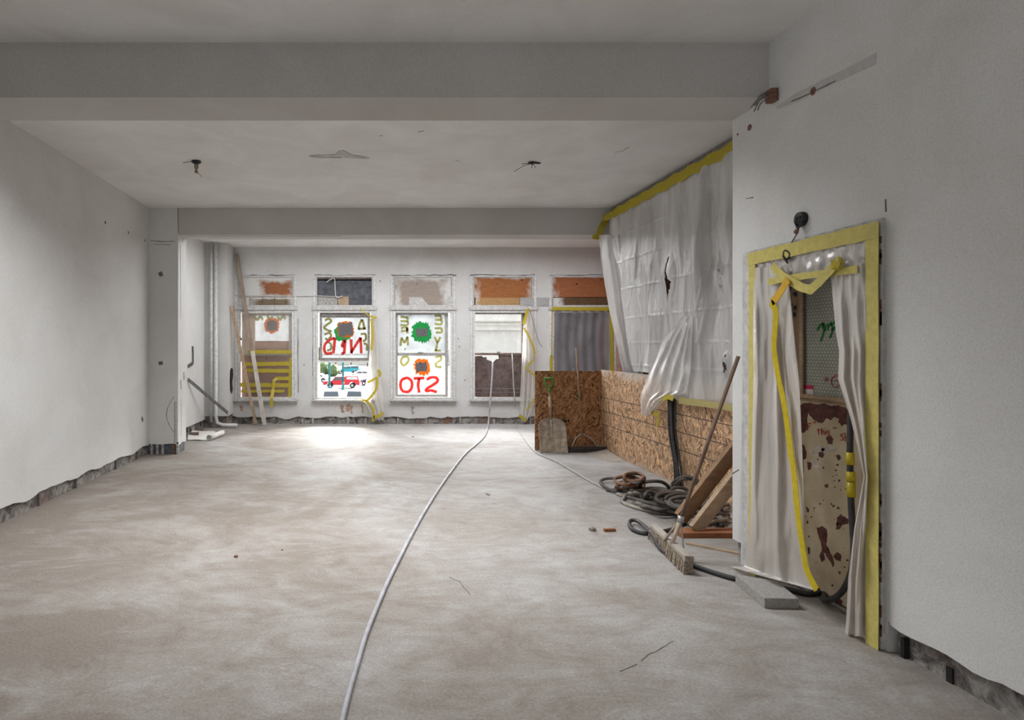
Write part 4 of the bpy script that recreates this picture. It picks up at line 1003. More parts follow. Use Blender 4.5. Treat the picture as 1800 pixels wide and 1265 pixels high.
# ------------------------------------------------------------------ cords from the half-boarded window
k = MB(); k.tube([at(866, 634, YG - .03), at(865, 660, YB - .10), at(862, 702, YB - .16), fl(859, 738, .10), fl(857, 752, .02)] + [fl(x, y, .014) for x, y in ((851, 767), (838, 780), (818, 797), (797, 823), (772, 858), (746, 899), (721, 944), (700, 985), (680, 1026), (660, 1073), (643, 1116), (629, 1163), (612, 1222), (596, 1290))], lambda t_: .017 - .004 * t_, 8, 8)
obj('power_cord', k, 'cord', smooth=True, label='pale cord trailing from the half boarded window across the open floor', cat='cord')
k = MB(); k.tube([at(900, 622, YG - .03), at(901, 640, YB - .10), at(903, 680, YB - .14), at(905, 703, YB - .16), fl(907, 735, .08), fl(908, 748, .016)] + [fl(x, y, .011) for x, y in ((914, 759), (923, 773), (933, 786), (944, 796), (958, 803), (980, 812), (1004, 826), (1031, 842), (1060, 857), (1082, 866), (1104, 872))], .0115, 8, 8)
obj('power_cord', k, 'cord_grey', smooth=True, label='thinner grey cord from the half boarded window to the hose heap', cat='cord')

# ------------------------------------------------------------------ push broom
A, B = V((2.195, 4.424, .12)), V((2.612, 4.306, 1.50))
h0, h1 = fl(1142, 948), fl(1203, 1010)
mid = (h0 + h1) / 2; mid.z = 0
t = empty('push_broom', mid, 'dusty push broom leaning on the wall end beside the doorway', 'broom')
d = (h1 - h0).normalized(); sd = V((-d.y, d.x, 0))
obj('block', MB().bar(h0 + V((0.03, 0, .115)), h1 + V((.03, 0, .115)), .052, .03), 'broom_block', t, bevel=.005)
k = MB()
Lh = (h1 - h0).length
for i in range(48):
    for j in range(4):
        p = h0 + d * (Lh * (i + .5) / 48) + V((.03, 0, 0)) + sd * ((j - 1.5) * .014)
        lean = sd * R.uniform(-.008, .008) + d * R.uniform(-.012, .012) + sd * (j - 1.5) * .005
        k.bar(p + V((0, 0, .102)), V(p + lean) + V((0, 0, .004)), .013, .0095, d, .017, .012)
obj('bristles', k, 'bristle', t, kind='stuff')
obj('metal_cap', MB().bar(h1 - d * .03 + V((.03, 0, .113)), h1 + d * .012 + V((.03, 0, .113)), .058, .038), 'steel_dirty', t)
k = MB(); k.tube([A, B], .0135, 10); obj('handle', k, 'handle_dark', t, smooth=True)
j = A.lerp(B, .135)
k = MB(); k.tube([A, A.lerp(B, .13)], .0145, 10); obj('lower_handle', k, 'handle_pale', t, smooth=True)
k = MB(); k.tube([j + V((0, 0, -.02)), j + V((.003, 0, .025))], .022, 10); obj('bracket', k, 'steel', t, smooth=True)
k = MB(); k.bar(j, fl(1167, 950, .11), .026, .01); obj('brace', k, 'steel_dirty', t)
q = A.lerp(B, .135); k = MB(); k.tube([q, V((q.x + .012, q.y - .01, q.z * .5)), V((q.x + .01, q.y - .02, .105))], .0055, 6); k.tube([V((q.x + .01, q.y - .02, .105)), h1 - d * .22 + V((.03, 0, .11))], .0055, 6); obj('brace', k, 'steel', t)

# ------------------------------------------------------------------ planks at the wall end
dr = V((.75, .10, .86)).normalized()
def lean_plank(base, length, w_, t_, mat, label):
    k = MB(); n = V((.25, -1, 0)); n = (n - dr * n.dot(dr)).normalized(); k.bar(base, base + dr * length, t_, w_, n.cross(dr)); return obj('plank', k, mat, bevel=.004, label=label, cat='plank')
p1 = fl(1219, 943) + V((0.02, .02, .05)); p2 = p1 + V((-.05, .13, .06))
lean_plank(p1, 1.02, .115, .045, 'plank_tan', 'nearer tan plank leaning behind the wall end, speckled face to the room')
lean_plank(p2, 1.05, .125, .045, 'plank_brown', 'darker brown plank leaning just behind the tan one')
a = fl(1203, 946); obj('plank', MB().box((a.x - .02, a.y - .0, 0.0), (3.42, a.y + .15, .045)), 'plank_red', bevel=.004, label='reddish plank lying flat under the leaning planks', cat='plank')
k = MB(); k.bar(fl(1206, 954, .007), fl(1298, 972, .007), .028, .012, (0, 0, 1)); obj('wood_lath', k, 'plank_tan', label='thin wood lath lying on the floor by the wall end', cat='lath')

# ------------------------------------------------------------------ concrete slab
k = MB(); f0, f1 = V((2.349, 3.614, 0)), V((2.55, 3.606, 0)); r0, r1 = V((2.405, 4.00, 0)), V((2.60, 3.88, 0))
k.slab([f0, f1, r1, r0], (0, 0, .062)); obj('concrete_block', k, 'concrete', bevel=.004, label='flat grey concrete slab on the floor in front of the doorway', cat='block')
# loose bits
def bit(x, y, rx, ry, rz, mat, label, name='stone', seed=0):
    p = fl(x, y); k = MB(); k.blob(p + V((0, 0, rz * .85)), rx, ry, rz, 2, .5, 1.7, seed); return obj(name, k, mat, label=label, cat='rubble' if name == 'stone' else 'offcut')
bit(1042, 933, .028, .02, .018, 'stone', 'small grey stone lying left of the brown wood chip', seed=1)
k = MB(); p = fl(1072, 934); k.bar(p + V((-.05, 0, .013)), p + V((.05, .008, .013)), .03, .024); obj('wood_chip', k, 'plank_red', bevel=.004, label='reddish brown wood chip on the open floor near the hoses', cat='offcut')
k = MB(); k.box(p + V((-.03, -.019, .003)), p + V((.03, -.0165, .022))); 
k.b.free()
bit(415, 979, .016, .012, .009, 'rust', 'lone dark brown pebble on the empty left floor', seed=2)
bit(496, 967, .008, .007, .005, 'rust', 'tiny brown pebble right of the lone dark pebble', seed=3)
bit(857, 869, .018, .015, .007, 'stone', 'flat pale chip on the floor right of the long cord', seed=4)
bit(726, 768, .02, .015, .008, 'rust', 'tiny dark chip on bright floor before the painted window', seed=5)
bit(860, 870, .014, .012, .006, 'stone', 'small pale crumb touching the flat chip', seed=7)
# cracks and joints in the floor
k = MB()
for pts in ([(1128, 1161), (1140, 1150), (1152, 1146), (1163, 1138), (1176, 1131), (1190, 1121)], [(1090, 1180), (1110, 1172), (1128, 1161)], [(790, 1015), (808, 1022), (822, 1040), (830, 1052)]):
    k.strip([fl(x + R.uniform(-1, 1), y + R.uniform(-.8, .8)) for x, y in sum([[pts[i], tuple((pts[i][q_] + pts[i + 1][q_]) / 2 for q_ in (0, 1))] for i in range(len(pts) - 1)], [])], .0045, (0, 0, 1), .0015, .6)
obj('floor_crack', k, 'soot', floor)
k = MB(); k.strip([fl(x, y) for x, y in ((1325, 1005), (1400, 1030), (1470, 1068), (1530, 1108))], .02, (0, 0, 1), .003, .3); obj('threshold_seam', k, 'soot', floor)

# ------------------------------------------------------------------ door
d1 = empty('door_1', (XR, 3.7, 0), kind='structure')
c = MB(); c.box((XR - .022, 3.118, 0), (XR + .25, 3.225, 2.235)).box((XR - .022, 4.185, 0), (XR + .25, 4.288, 2.235)).box((XR - .022, 3.225, 2.135), (XR + .25, 4.185, 2.235)); obj('door_casing', c, 'ledge', d1, bevel=.004)
k = MB()
for i in range(22):
    z = R.uniform(.05, 2.15); k.box((XR - .0235, 3.1165, z), (XR - .018, 3.1165 + R.uniform(.004, .012), z + R.uniform(.02, .08)))
obj('chipped_edge', k, 'rust', d1)
XD = 2.83
lf = MB(); lf.box((XD, 3.23, 0.012), (XD + .045, 4.18, 1.22)); leaf = obj('door_leaf', lf, 'door_paint', d1)
s = MB(); s.box((XD, 3.99, 1.22), (XD + .045, 4.18, 2.13)).box((XD, 3.23, 1.22), (XD + .045, 3.38, 2.13)).box((XD, 3.38, 2.05), (XD + .045, 3.99, 2.13)).box((XD - .006, 3.38, 1.215), (XD + .045, 3.99, 1.25)); obj('sash_frame', s, 'door_wood', leaf)
s = MB(); s.box((XD - .012, 3.955, 1.25), (XD, 3.985, 2.05)).box((XD - .012, 3.385, 1.25), (XD, 3.41, 2.05)).box((XD - .014, 3.38, 1.235), (XD, 3.99, 1.26)); obj('glazing_bead', s, 'plank_tan', leaf)
obj('wired_pane', MB().box((XD + .012, 3.38, 1.24), (XD + .02, 3.99, 2.06)), 'wire_glass', leaf)
def dl(x, y, o=0): return onx(x, y, XD - o)
# flaked paint showing dark primer
def peelp(pts): 
    return [dl(x, y) for x, y in pts]
k = MB()
shapes = [[(1404, 714), (1412, 708), (1425, 707), (1437, 711), (1450, 709), (1462, 713), (1474, 712), (1486, 716), (1493, 722), (1494, 748), (1488, 745), (1480, 748), (1474, 742), (1475, 735), (1468, 732), (1460, 738), (1452, 734), (1445, 744), (1438, 742), (1432, 738), (1425, 731), (1420, 724), (1419, 735), (1420, 752), (1414, 760), (1406, 758)],
          [(1407, 780), (1413, 782), (1418, 793), (1417, 806), (1408, 808)], [(1439, 795), (1446, 793), (1449, 799), (1446, 804), (1440, 803)], [(1469, 801), (1475, 799), (1478, 805), (1474, 810)], [(1419, 811), (1426, 813), (1426, 824), (1421, 826)], [(1449, 851), (1456, 850), (1455, 857), (1451, 856)],
          [(1417, 890), (1421, 892), (1422, 900), (1418, 899)], [(1436, 927), (1446, 925), (1453, 930), (1454, 947), (1452, 956), (1458, 966), (1462, 976), (1466, 990), (1464, 997), (1459, 986), (1453, 976), (1448, 968), (1450, 984), (1444, 987), (1441, 977), (1445, 966), (1442, 950), (1438, 940)],
          [(1472, 909), (1478, 904), (1484, 908), (1492, 912), (1491, 920), (1481, 922), (1476, 930), (1470, 928)], [(1465, 978), (1472, 970), (1479, 975), (1478, 985), (1471, 984)], [(1420, 961), (1424, 963), (1423, 974), (1420, 973)], [(1463, 1046), (1474, 1048), (1481, 1056), (1478, 1062), (1466, 1056)], [(1437, 1031), (1441, 1033), (1440, 1040), (1437, 1038)], [(1473, 1003), (1478, 1004), (1476, 1009)], [(1453, 769), (1461, 766), (1465, 772), (1462, 780), (1455, 779)], [(1407, 800), (1411, 802), (1413, 830), (1408, 833)]]
for sp_ in shapes:
    r_ = []
    for i in range(len(sp_)):
        a_, b_ = sp_[i], sp_[(i + 1) % len(sp_)]
        for q_ in range(3):
            f_ = q_ / 3; r_.append((a_[0] + (b_[0] - a_[0]) * f_ + R.uniform(-.7, .7), a_[1] + (b_[1] - a_[1]) * f_ + R.uniform(-1, 1)))
    k.slab([dl(x, y, .0005) for x, y in r_], (-.0015, 0, 0))
for i in range(44):
    x, y = R.uniform(1410, 1492), R.uniform(790, 1050); q_ = R.uniform(.6, 2.2)
    k.slab([dl(x + q_ * math.cos(a_) * R.uniform(.6, 1.2), y + q_ * math.sin(a_) * R.uniform(.7, 1.5), .0005) for a_ in (0, 1, 2.1, 3.1, 4.2, 5.3)], (-.0015, 0, 0))
obj('bare_patches', k, 'peel', leaf)
k = MB()
for x, y in ((1433, 815), (1438, 793), (1457, 790)): k.slab([dl(x + 12 * math.cos(a_) * R.uniform(.6, 1.3), y + 8 * math.sin(a_) * R.uniform(.6, 1.3), .0003) for a_ in [i_ * .52 for i_ in range(12)]], (-.0006, 0, 0))
obj('worn_patches', k, plain('worn_grey_paint', (.52, .47, .40), .7, var=.2, scale=30), leaf)
def dstrokes(name, lines, wd, mat, off=.003, X=XD):
    k = MB()
    for pts in lines: k.strip(cr([onx(x, y, X - off) for x, y in pts], 4), wd, (-1, 0, 0), .001, .1)
    return obj(name, k, mat, leaf)
dstrokes('red_writing', [[(1419, 744), (1419.5, 756)], [(1418.5, 744.5), (1426, 744)], [(1419, 749.5), (1424, 749)], [(1430, 740), (1430.5, 744)], [(1433, 739.5), (1433.5, 743.5)],
    [(1438, 752), (1439, 764)], [(1436, 756), (1442, 755)], [(1443.5, 752), (1444, 764)], [(1444, 759), (1447, 756.5), (1448.5, 764)], [(1451, 757), (1451.5, 764)], [(1451, 753), (1451.3, 754.2)], [(1457.5, 757), (1454, 758), (1454.5, 760.5), (1458, 762), (1457.5, 765), (1453.5, 766)],
    [(1465, 750), (1465.5, 754)], [(1468, 750), (1468.5, 753.5)], [(1482, 762), (1478, 764), (1479, 767), (1482, 769), (1481, 773), (1477, 773)], [(1485, 760), (1485.5, 776)], [(1485.5, 768), (1491, 768)], [(1491, 760), (1491.5, 777)]], .0055, 'marker_red')
dstrokes('red_writing', [[(1450, 664), (1451.5, 670)], [(1453.5, 663), (1455.5, 669)], [(1474, 660), (1466, 661), (1461, 668), (1463, 677), (1470, 680), (1474, 677)], [(1467, 668), (1473, 669)]], .006, 'marker_red', off=-.009)
dstrokes('green_writing', [[(1436, 580), (1443, 570), (1449, 571)], [(1445, 577), (1450, 573), (1448, 582), (1442, 600)], [(1446, 566), (1447, 575)], [(1455, 568), (1455, 580)], [(1459, 566), (1463, 574), (1462, 584), (1458, 594)], [(1456, 573), (1466, 567), (1470, 562)], [(1462, 580), (1467, 576), (1470, 572)], [(1449, 582), (1451, 577)]], .013, 'marker_green', off=-.009)
k = MB(); k.slab([onx(x, y, XD + .0115) for x, y in ((1407, 676), (1429.5, 677), (1429.5, 694), (1407, 693))], (-.0015, 0, 0)); st = obj('sticker', k, 'sticker_white', leaf)
k = MB(); k.slab([onx(x, y, XD + .0095) for x, y in ((1407, 676), (1429.5, 677), (1429.5, 684), (1407, 683))], (-.0012, 0, 0)); obj('sticker_band', k, 'sticker_red', st)
k = MB()
for i in range(9): 
    x = 1389 + R.uniform(-3, 10); y = 505 + i * 6; k.slab([dl(x + R.uniform(2, 5) * math.cos(a_), y + 7 * math.sin(a_) * R.uniform(.5, 1), .001) for a_ in (0, 1.2, 2.2, 3.2, 4.3, 5.2)], (-.001, 0, 0))
obj('old_dark_paint', k, plain('black_flaking_paint', (.03, .03, .045), .6), leaf)

# ------------------------------------------------------------------ plastic over the door
t = empty('plastic_door_curtain', (XR - .03, 3.7, 0), 'torn plastic curtain framed with yellow tape over the doorway', 'plastic sheet')
XC = XR - .026
pd = lambda base: (lambda x, y, o: onx(x, y, XC - base - o))
obj('left_flap', hang([(430, 1327, 1386), (494, 1327, 1386), (600, 1326, 1397), (673, 1326, 1405), (800, 1322, 1410), (900, 1319, 1413), (984, 1310, 1416), (1015, 1312, 1428), (1036, 1318, 1437)], lambda x, y, o: _lf(x, y, o), 3.2, .025, 70, 90, seed=2), 'film_door', t, smooth=True) if False else None
def lflap(u, v):
    y = 470 + (1042 - 470) * v
    _, a, c = lerp_rows([(470, 1321, 1387), (494, 1321, 1387), (600, 1320.5, 1397), (673, 1320, 1405), (800, 1318, 1410.5), (900, 1316, 1414), (960, 1313, 1416), (1000, 1308, 1424), (1042, 1304, 1438)], y)
    x = a + (c - a) * u; sp = V((u * 3, v * 2, .3))
    ed = min(1, u * 7)
    X = XC - .006 - ed * (.022 + .024 * math.sin(u * 15 + 2.4 * noise.noise(sp)) * min(1, v * 4) + .02 * noise.noise(V((u * 7, v * 6, 4))))
    # foot of the film rests on the floor, which rises towards the wall corner
    p = onx(x, y, X)
    ymax = 997 + (1040 - 997) * u
    if y > ymax - 2: p = onx(x, ymax - 2, X); p.x -= min(.08, (y - ymax + 2) * .0022); p.z = max(.004, p.z - .0 )
    if p.z < .004: p.z = .004
    return p
obj('left_flap', MB().grid(lflap, 80, 110), 'film_door', t, smooth=True)
def rflap(u, v):
    y = 462 + (1118 - 462) * v
    _, a, c = lerp_rows([(462, 1458, 1527), (492, 1461, 1527), (582, 1469, 1527), (617, 1475, 1527), (666, 1473, 1527), (735, 1495, 1527), (776, 1505, 1527), (837, 1518, 1528), (926, 1502, 1528), (1016, 1491, 1528), (1095, 1487, 1527), (1118, 1485, 1524)], y)
    x = a + (c - a) * u
    ed = min(1, (1 - u) * 6)
    X = XC - .006 - ed * (.022 + .022 * math.sin(u * 13 + 2.4 * noise.noise(V((u * 3, v * 3, 7)))) * min(1, v * 4) + .022 * noise.noise(V((u * 6, v * 8, 5))))
    p = onx(x, y, X)
    if p.z < .004: p.z = .004
    return p
obj('right_flap', MB().grid(rflap, 56, 110), 'film_door', t, smooth=True)
def val(u, v):
    Y = 4.20 + (3.20 - 4.20) * u; x = VX + XC * F / Y
    ztop = 2.14
    _, zb = lerp_rows([(1327, 1.97), (1352, 1.965), (1386, 1.99), (1405, 1.93), (1426, 1.88), (1450, 1.95), (1470, 2.0), (1500, 1.975), (1528, 1.965)], x)
    z = ztop + (zb - ztop) * v
    X = XC - .006 - .008 * noise.noise(V((u * 30, v * 4, 2))) - .010 * math.sin(u * 70 + 3 * noise.noise(V((u * 9, v * 3, 0)))) * (.4 + .6 * v)
    return V((X, Y, z))
obj('torn_top', MB().grid(val, 120, 14), 'film_door', t, smooth=True)
def dtape(a, c, wd, mat='tape_door', X=XC - .012, n=14, jit=.05):
    k = MB(); a, c = V(a), V(c); k.strip([a.lerp(c, i / n) + V((0, 0, R.uniform(-.003, .003))) for i in range(n + 1)], wd, (-1, 0, 0), .003, jit); return obj('tape_border', k, mat, t)
XT = XR - .042
dtape((XT, 4.142, .0), (XT, 4.142, 2.21), .07); dtape((XT, 3.148, .0), (XT, 3.148, 2.21), .08); dtape((XT - .003, 4.185, 2.172), (XT - .003, 3.105, 2.172), .085)
def dribbon(pts, wd, mat, X, name='tape_strip', smooth=3):
    k = MB(); k.strip([onx(x, y, X) for x, y in pts], wd, (-1, 0, 0), .003, .06, smooth=smooth); return obj(name, k, mat, t)
XQ = XC - .055
dribbon([(1350, 496), (1385, 489), (1420, 484), (1470, 478), (1508, 473)], .04, 'tape_door', XQ + .012)
dribbon([(1358, 466), (1372, 482), (1392, 495), (1410, 505), (1427, 509)], .055, 'tape_door', XQ)
dribbon([(1424, 510), (1440, 496), (1455, 480), (1470, 464), (1479, 455)], .055, 'tape_door', XQ - .004)
k = MB(); k.blob(onx(1473, 464, XQ - .006), .02, .04, .035, 2, .6, 2.5, 4); obj('tape_knot', k, 'tape', t)
XW = XC - .075
dribbon([(1385, 491), (1376, 507), (1366, 522), (1357, 531)], .055, plain('amber_tape', (.62, .36, .02), .5), XW)
dribbon([(1355, 531), (1361, 539), (1364, 548), (1363, 575), (1361, 612), (1368, 660), (1378, 706), (1386, 760), (1391, 800), (1396, 830), (1403, 905), (1412, 965), (1417, 996), (1426, 1018), (1436, 1036)], .047, 'tape_bright', XW)

# ------------------------------------------------------------------ hook over the door
c0 = rw(1412, 385); t = empty('wall_hook', c0, 'black round wall plate with a hanging wire and clip above the doorway', 'hook')
k = MB(); k.lathe([(.044, 0), (.046, .012), (.042, .03), (.02, .036)], c0, (-1, 0, 0), 20); obj('plate', k, 'iron', t, smooth=False)
h = lambda x, y, d_=.035: rw(x, y, d_)
k = MB(); k.tube([h(1408, 380), h(1401, 384), h(1399, 394), h(1403, 402), h(1400, 411)], .0055, 6, 4); k.tube([h(1411, 393), h(1405, 399), h(1400, 400)], .006, 6, 3); obj('shackle', k, 'iron', t)
k = MB(); k.lathe([(.012, 0), (.016, .008), (.012, .016)], h(1402, 407, .05), (-1, 0, 0), 10); obj('ring_bolt', k, 'rust', t)
k = MB(); k.tube([h(1402, 409), h(1393, 424), h(1383, 440, .045)], .0045, 6); obj('wire', k, 'wire', t)
k = MB(); k.tube([h(1380, 440, .045), h(1386, 442, .045), h(1389, 448, .045), h(1384, 455, .045), h(1378, 449, .045), h(1379, 441, .045)], .007, 6, 4); k.slab([h(x, y, .045) for x, y in ((1377.5, 450), (1384, 456), (1386, 463), (1381, 457))], (-.01, 0, 0)); obj('clip', k, 'iron', t)
# stripped junction box with wires
c0 = rw(1363, 168); t = empty('junction_box', c0, 'rusty stripped junction box with loose wires where beam meets wall', 'junction box')
k = MB(); k.box(c0 + V((-.05, -.035, -.045)), c0 + V((0, .03, .04))); obj('box', k, 'rust', t, bevel=.006)
k = MB()
for i in range(6):
    p = c0 + V((-.05, R.uniform(-.02, .02), R.uniform(-.03, .03))); k.tube([p, p + V((-.03, R.uniform(0, .05), R.uniform(-.03, .01))), p + V((-.045, R.uniform(.02, .10), R.uniform(-.07, -.02)))], .004, 5, 3)
obj('wires', k, 'wire', t)

# ------------------------------------------------------------------ stripped ceiling lamp points
c0 = ce(345, 283); t = empty('ceiling_fixture', c0, 'stripped black lamp socket hanging from the left half of the ceiling', 'light fitting')
k = MB(); k.lathe([(.05, 0), (.055, -.012), (.03, -.03), (.012, -.035)], c0, (0, 0, 1), 16); obj('canopy', k, 'iron', t)
k = MB(); k.lathe([(.014, -.03), (.022, -.04), (.024, -.075), (.014, -.085), (.01, -.10), (.02, -.112), (.018, -.13)], c0, (0, 0, 1), 10); obj('socket', k, 'stone', t)
k = MB(); k.tube([c0 + V((0, 0, -.12)), c0 + V((.04, 0, -.15)), c0 + V((.06, .0, -.175))], .003, 5, 4); obj('wire', k, 'wire', t); k = MB(); k.tube([c0 + V((-.05, 0, -.005)), c0 + V((-.16, .05, -.004))], .003, 5); obj('wire', k, 'wire', t)
c0 = ce(936, 284); t = empty('ceiling_fixture', c0, 'broken ceiling bracket with splayed wires on the right half of the ceiling', 'light fitting')
k = MB(); k.bar(c0 + V((-.05, -.02, -.015)), c0 + V((.09, .03, -.01)), .02, .012); k.tube([c0 + V((0, 0, 0)), c0 + V((0, 0, -.03))], .018, 8); obj('bracket', k, 'iron', t)
k = MB()
for dx, dy, dz in ((-.2, 0, -.11), (-.05, .02, -.03), (.03, .0, -.07), (-.01, .0, -.07), (.01, -.03, -.05), (.1, .02, -.012), (-.1, .06, -.008)): k.tube([c0 + V((0, 0, -.02)), c0 + V((dx * .5, dy, dz * .45)), c0 + V((dx, dy, dz))], .0035, 5, 3)
obj('wires', k, 'wire', t)
k = MB(); pp = [(543, 273), (556, 276), (575, 275), (598, 276), (620, 278), (648, 279), (650, 277), (636, 274), (618, 272), (604, 264), (595, 265), (590, 271), (570, 272), (556, 272)]
k.slab([ce(x, y, 3.598) for x, y in pp], (0, 0, -.003)); obj('peeled_patch', k, plain('bare_ceiling', (.52, .51, .50), .95, var=.12, scale=14), ceiling)
k = MB()
for pts in ([(667, 238), (672, 239)], [(735, 232), (745, 230)], [(800, 281), (808, 284)], [(878, 348), (880, 348)], [(1080, 268), (1095, 265), (1106, 258)], [(545, 275), (560, 277), (600, 277)]):
    k.strip([ce(x, y, 3.598) for x, y in pts], .012, (0, 0, -1), .002, .7)
obj('ceiling_crack', k, 'scar', ceiling)

# ================================================================== OUTSIDE
ZG = -4.2
obj('parking_lot', MB().box((-90, 14, ZG - .2), (90, 220, ZG)), 'asphalt', kind='structure')
def gpt(x, Y): return V(((x - VX) / F * Y, Y, ZG))
def wheel_into(mb, c, r, ax): mb.lathe([(r * .55, -.11), (r, -.11), (r, .11), (r * .55, .11)], c, ax, 18)
def vehicle(name, cat, label, pos, yaw, prof, width, col, glass, wheels, extra=None, roofcol=None):
    """prof = side outline (x forward, z up); glass = list of side window quads"""
    t = empty(name, pos, label, cat); rot = Matrix.Rotation(yaw, 3, 'Z')
    P_ = lambda x, y, z: V(pos) + rot @ V((x, y, z))
    k = MB(); k.slab([P_(x, -width / 2, z) for x, z in prof], rot @ V((0, width, 0))); body = obj('body', k, col, t, bevel=.06)
    for q in glass:
        for s_ in (-1, 1):
            k = MB(); k.slab([P_(x, s_ * (width / 2 + .012), z) for x, z in q], rot @ V((0, -s_ * .01, 0))); obj('side_window', k, 'car_glass', t)
    for x, r in wheels:
        for s_ in (-1, 1):
            k = MB(); wheel_into(k, P_(x, s_ * (width / 2 - .09), r), r, rot @ V((0, 1, 0))); o = obj('wheel', k, 'tyre', t, smooth=False)
            k = MB(); k.lathe([(r * .55, -.125), (r * .5, .125)], P_(x, s_ * (width / 2 - .09), r), rot @ V((0, 1, 0)), 14); obj('hub', k, 'chrome', o)
    if extra: extra(t, P_, rot)
    return t
pick = [(2.6, .45), (2.6, .95), (1.35, 1.05), (.85, 1.62), (-.55, 1.66), (-.6, 1.1), (-2.6, 1.08), (-2.6, .45), (-2.05, .42), (-1.95, .75), (-1.55, .85), (-1.15, .75), (-1.05, .42), (1.15, .42), (1.25, .75), (1.65, .85), (2.05, .75), (2.15, .42)]
pg = [[(1.2, 1.08), (.8, 1.55), (.25, 1.58), (.25, 1.08)], [(.17, 1.08), (.17, 1.58), (-.45, 1.58), (-.45, 1.08)]]
def canopy(mat, gl='car_glass'):
    def f(t, P_, rot):
        k = MB(); k.slab([P_(x, -.84, z) for x, z in ((-.62, 1.08), (-.62, 1.72), (-2.35, 1.72), (-2.58, 1.1))], rot @ V((0, 1.68, 0))); c = obj('canopy', k, mat, t, bevel=.05)
        for s_ in (-1, 1):
            k = MB(); k.slab([P_(x, s_ * .855, z) for x, z in ((-.75, 1.2), (-.75, 1.6), (-2.2, 1.6), (-2.38, 1.2))], rot @ V((0, s_ * .008, 0))); obj('canopy_window', k, gl, c)
        for s_ in (-.6, .6):
            k = MB(); k.slab([P_(2.605, s_ - .2, .7), P_(2.605, s_ + .2, .7), P_(2.605, s_ + .2, .9), P_(2.605, s_ - .2, .9)], rot @ V((.02, 0, 0))); obj('headlight', k, 'chrome', t)
    return f
vehicle('pickup_truck', 'truck', 'red pickup truck with canopy parked outside, seen through the open sash', gpt(601, 86), math.pi - .06, pick, 1.8, 'car_red', pg, ((1.65, .36), (-1.55, .36)), canopy('car_red', 'chrome'))
vehicle('pickup_truck', 'truck', 'teal pickup truck with canopy parked outside beyond the red one', gpt(610, 132), math.pi + .25, pick, 1.8, 'car_teal', pg, ((1.65, .36), (-1.55, .36)), canopy('car_teal'))
suv = [(2.3, .4), (2.3, 1.0), (1.15, 1.1), (.55, 1.7), (-2.1, 1.74), (-2.3, 1.1), (-2.3, .4), (-1.85, .4), (-1.7, .75), (-1.3, .75), (-1.15, .4), (1.05, .4), (1.2, .75), (1.6, .75), (1.75, .4)]
sg = [[(.98, 1.12), (.5, 1.6), (-.1, 1.62), (-.1, 1.12)], [(-.2, 1.12), (-.2, 1.62), (-1.0, 1.62), (-1.0, 1.12)], [(-1.1, 1.12), (-1.1, 1.62), (-1.95, 1.62), (-2.1, 1.12)]]
def rear(lens=True):
    def f(t, P_, rot):
        k = MB(); k.slab([P_(-2.31 + .0, -.7, 1.14), P_(-2.31, .7, 1.14), P_(-2.16, .62, 1.62), P_(-2.16, -.62, 1.62)], rot @ V((-.03, 0, 0))); obj('rear_window', k, 'car_glass', t)
        for s_ in (-.78, .78):
            k = MB(); k.slab([P_(-2.3, s_ - .07, .75), P_(-2.3, s_ + .07, .75), P_(-2.3, s_ + .07, 1.05), P_(-2.3, s_ - .07, 1.05)], rot @ V((-.03, 0, 0))); obj('tail_lamp', k, 'lamp_orange', t)
        obj('bumper', MB().bar(P_(-2.36, -.85, .55), P_(-2.36, .85, .55), .12, .2), 'chrome', t)
    return f
vehicle('parked_van', 'car', 'white van outside at the lower left of the open sash, behind the lamp post', gpt(580, 58.5), math.pi / 2 + .12, suv, 1.85, 'car_white', sg, ((1.4, .36), (-1.5, .36)), rear())
vehicle('parked_car', 'car', 'white car outside at the lower right of the open sash, with an orange lamp', gpt(634, 58.5), math.pi / 2 - .25, suv, 1.8, 'car_white', sg, ((1.4, .36), (-1.5, .36)), rear())
sed = [(2.2, .4), (2.2, .8), (1.2, .95), (.5, 1.38), (-.9, 1.40), (-1.6, .98), (-2.2, .92), (-2.2, .4), (-1.75, .4), (-1.6, .68), (-1.2, .68), (-1.05, .4), (1.0, .4), (1.15, .68), (1.55, .68), (1.7, .4)]
dg_ = [[(1.0, .97), (.5, 1.3), (-.15, 1.32), (-.15, .97)], [(-.25, .97), (-.25, 1.32), (-.85, 1.32), (-1.4, .98)]]
vehicle('parked_car', 'car', 'white saloon car outside between the teal and the red trucks', gpt(634, 112), math.pi + .1, sed, 1.75, 'car_white', dg_, ((1.35, .32), (-1.4, .32)))
vehicle('parked_car', 'car', 'dark blue car outside just right of the red truck', gpt(655, 92), math.pi, sed, 1.75, 'car_blue', dg_, ((1.35, .32), (-1.4, .32)))
vehicle('parked_car', 'car', 'pale saloon car outside left of the red truck', gpt(556, 100), math.pi - .2, sed, 1.75, 'car_white', dg_, ((1.35, .32), (-1.4, .32)))
def lamp_post(x, Y, label):
    p = gpt(x, Y); t = empty('lamp_post', p, label, 'lamp post')
    obj('base', MB().lathe([(.24, 0), (.24, .12), (.19, .2), (.17, .85), (.20, .9), (.14, 1.0)], p, seg=14), 'lamp_teal', t)
    k = MB(); k.lathe([(.15, .9), (.145, 5.6), (.17, 5.7)], p, seg=14); obj('post', k, 'lamp_teal', t, smooth=True)
    obj('lantern', MB().lathe([(.12, 5.7), (.28, 5.9), (.34, 6.4), (.2, 6.7), (.03, 6.9)], p, seg=14), 'facade', t)
lamp_post(579, 75, 'nearer teal lamp post outside, left of the red truck')
lamp_post(603, 82, 'farther teal lamp post outside, in front of the red truck')
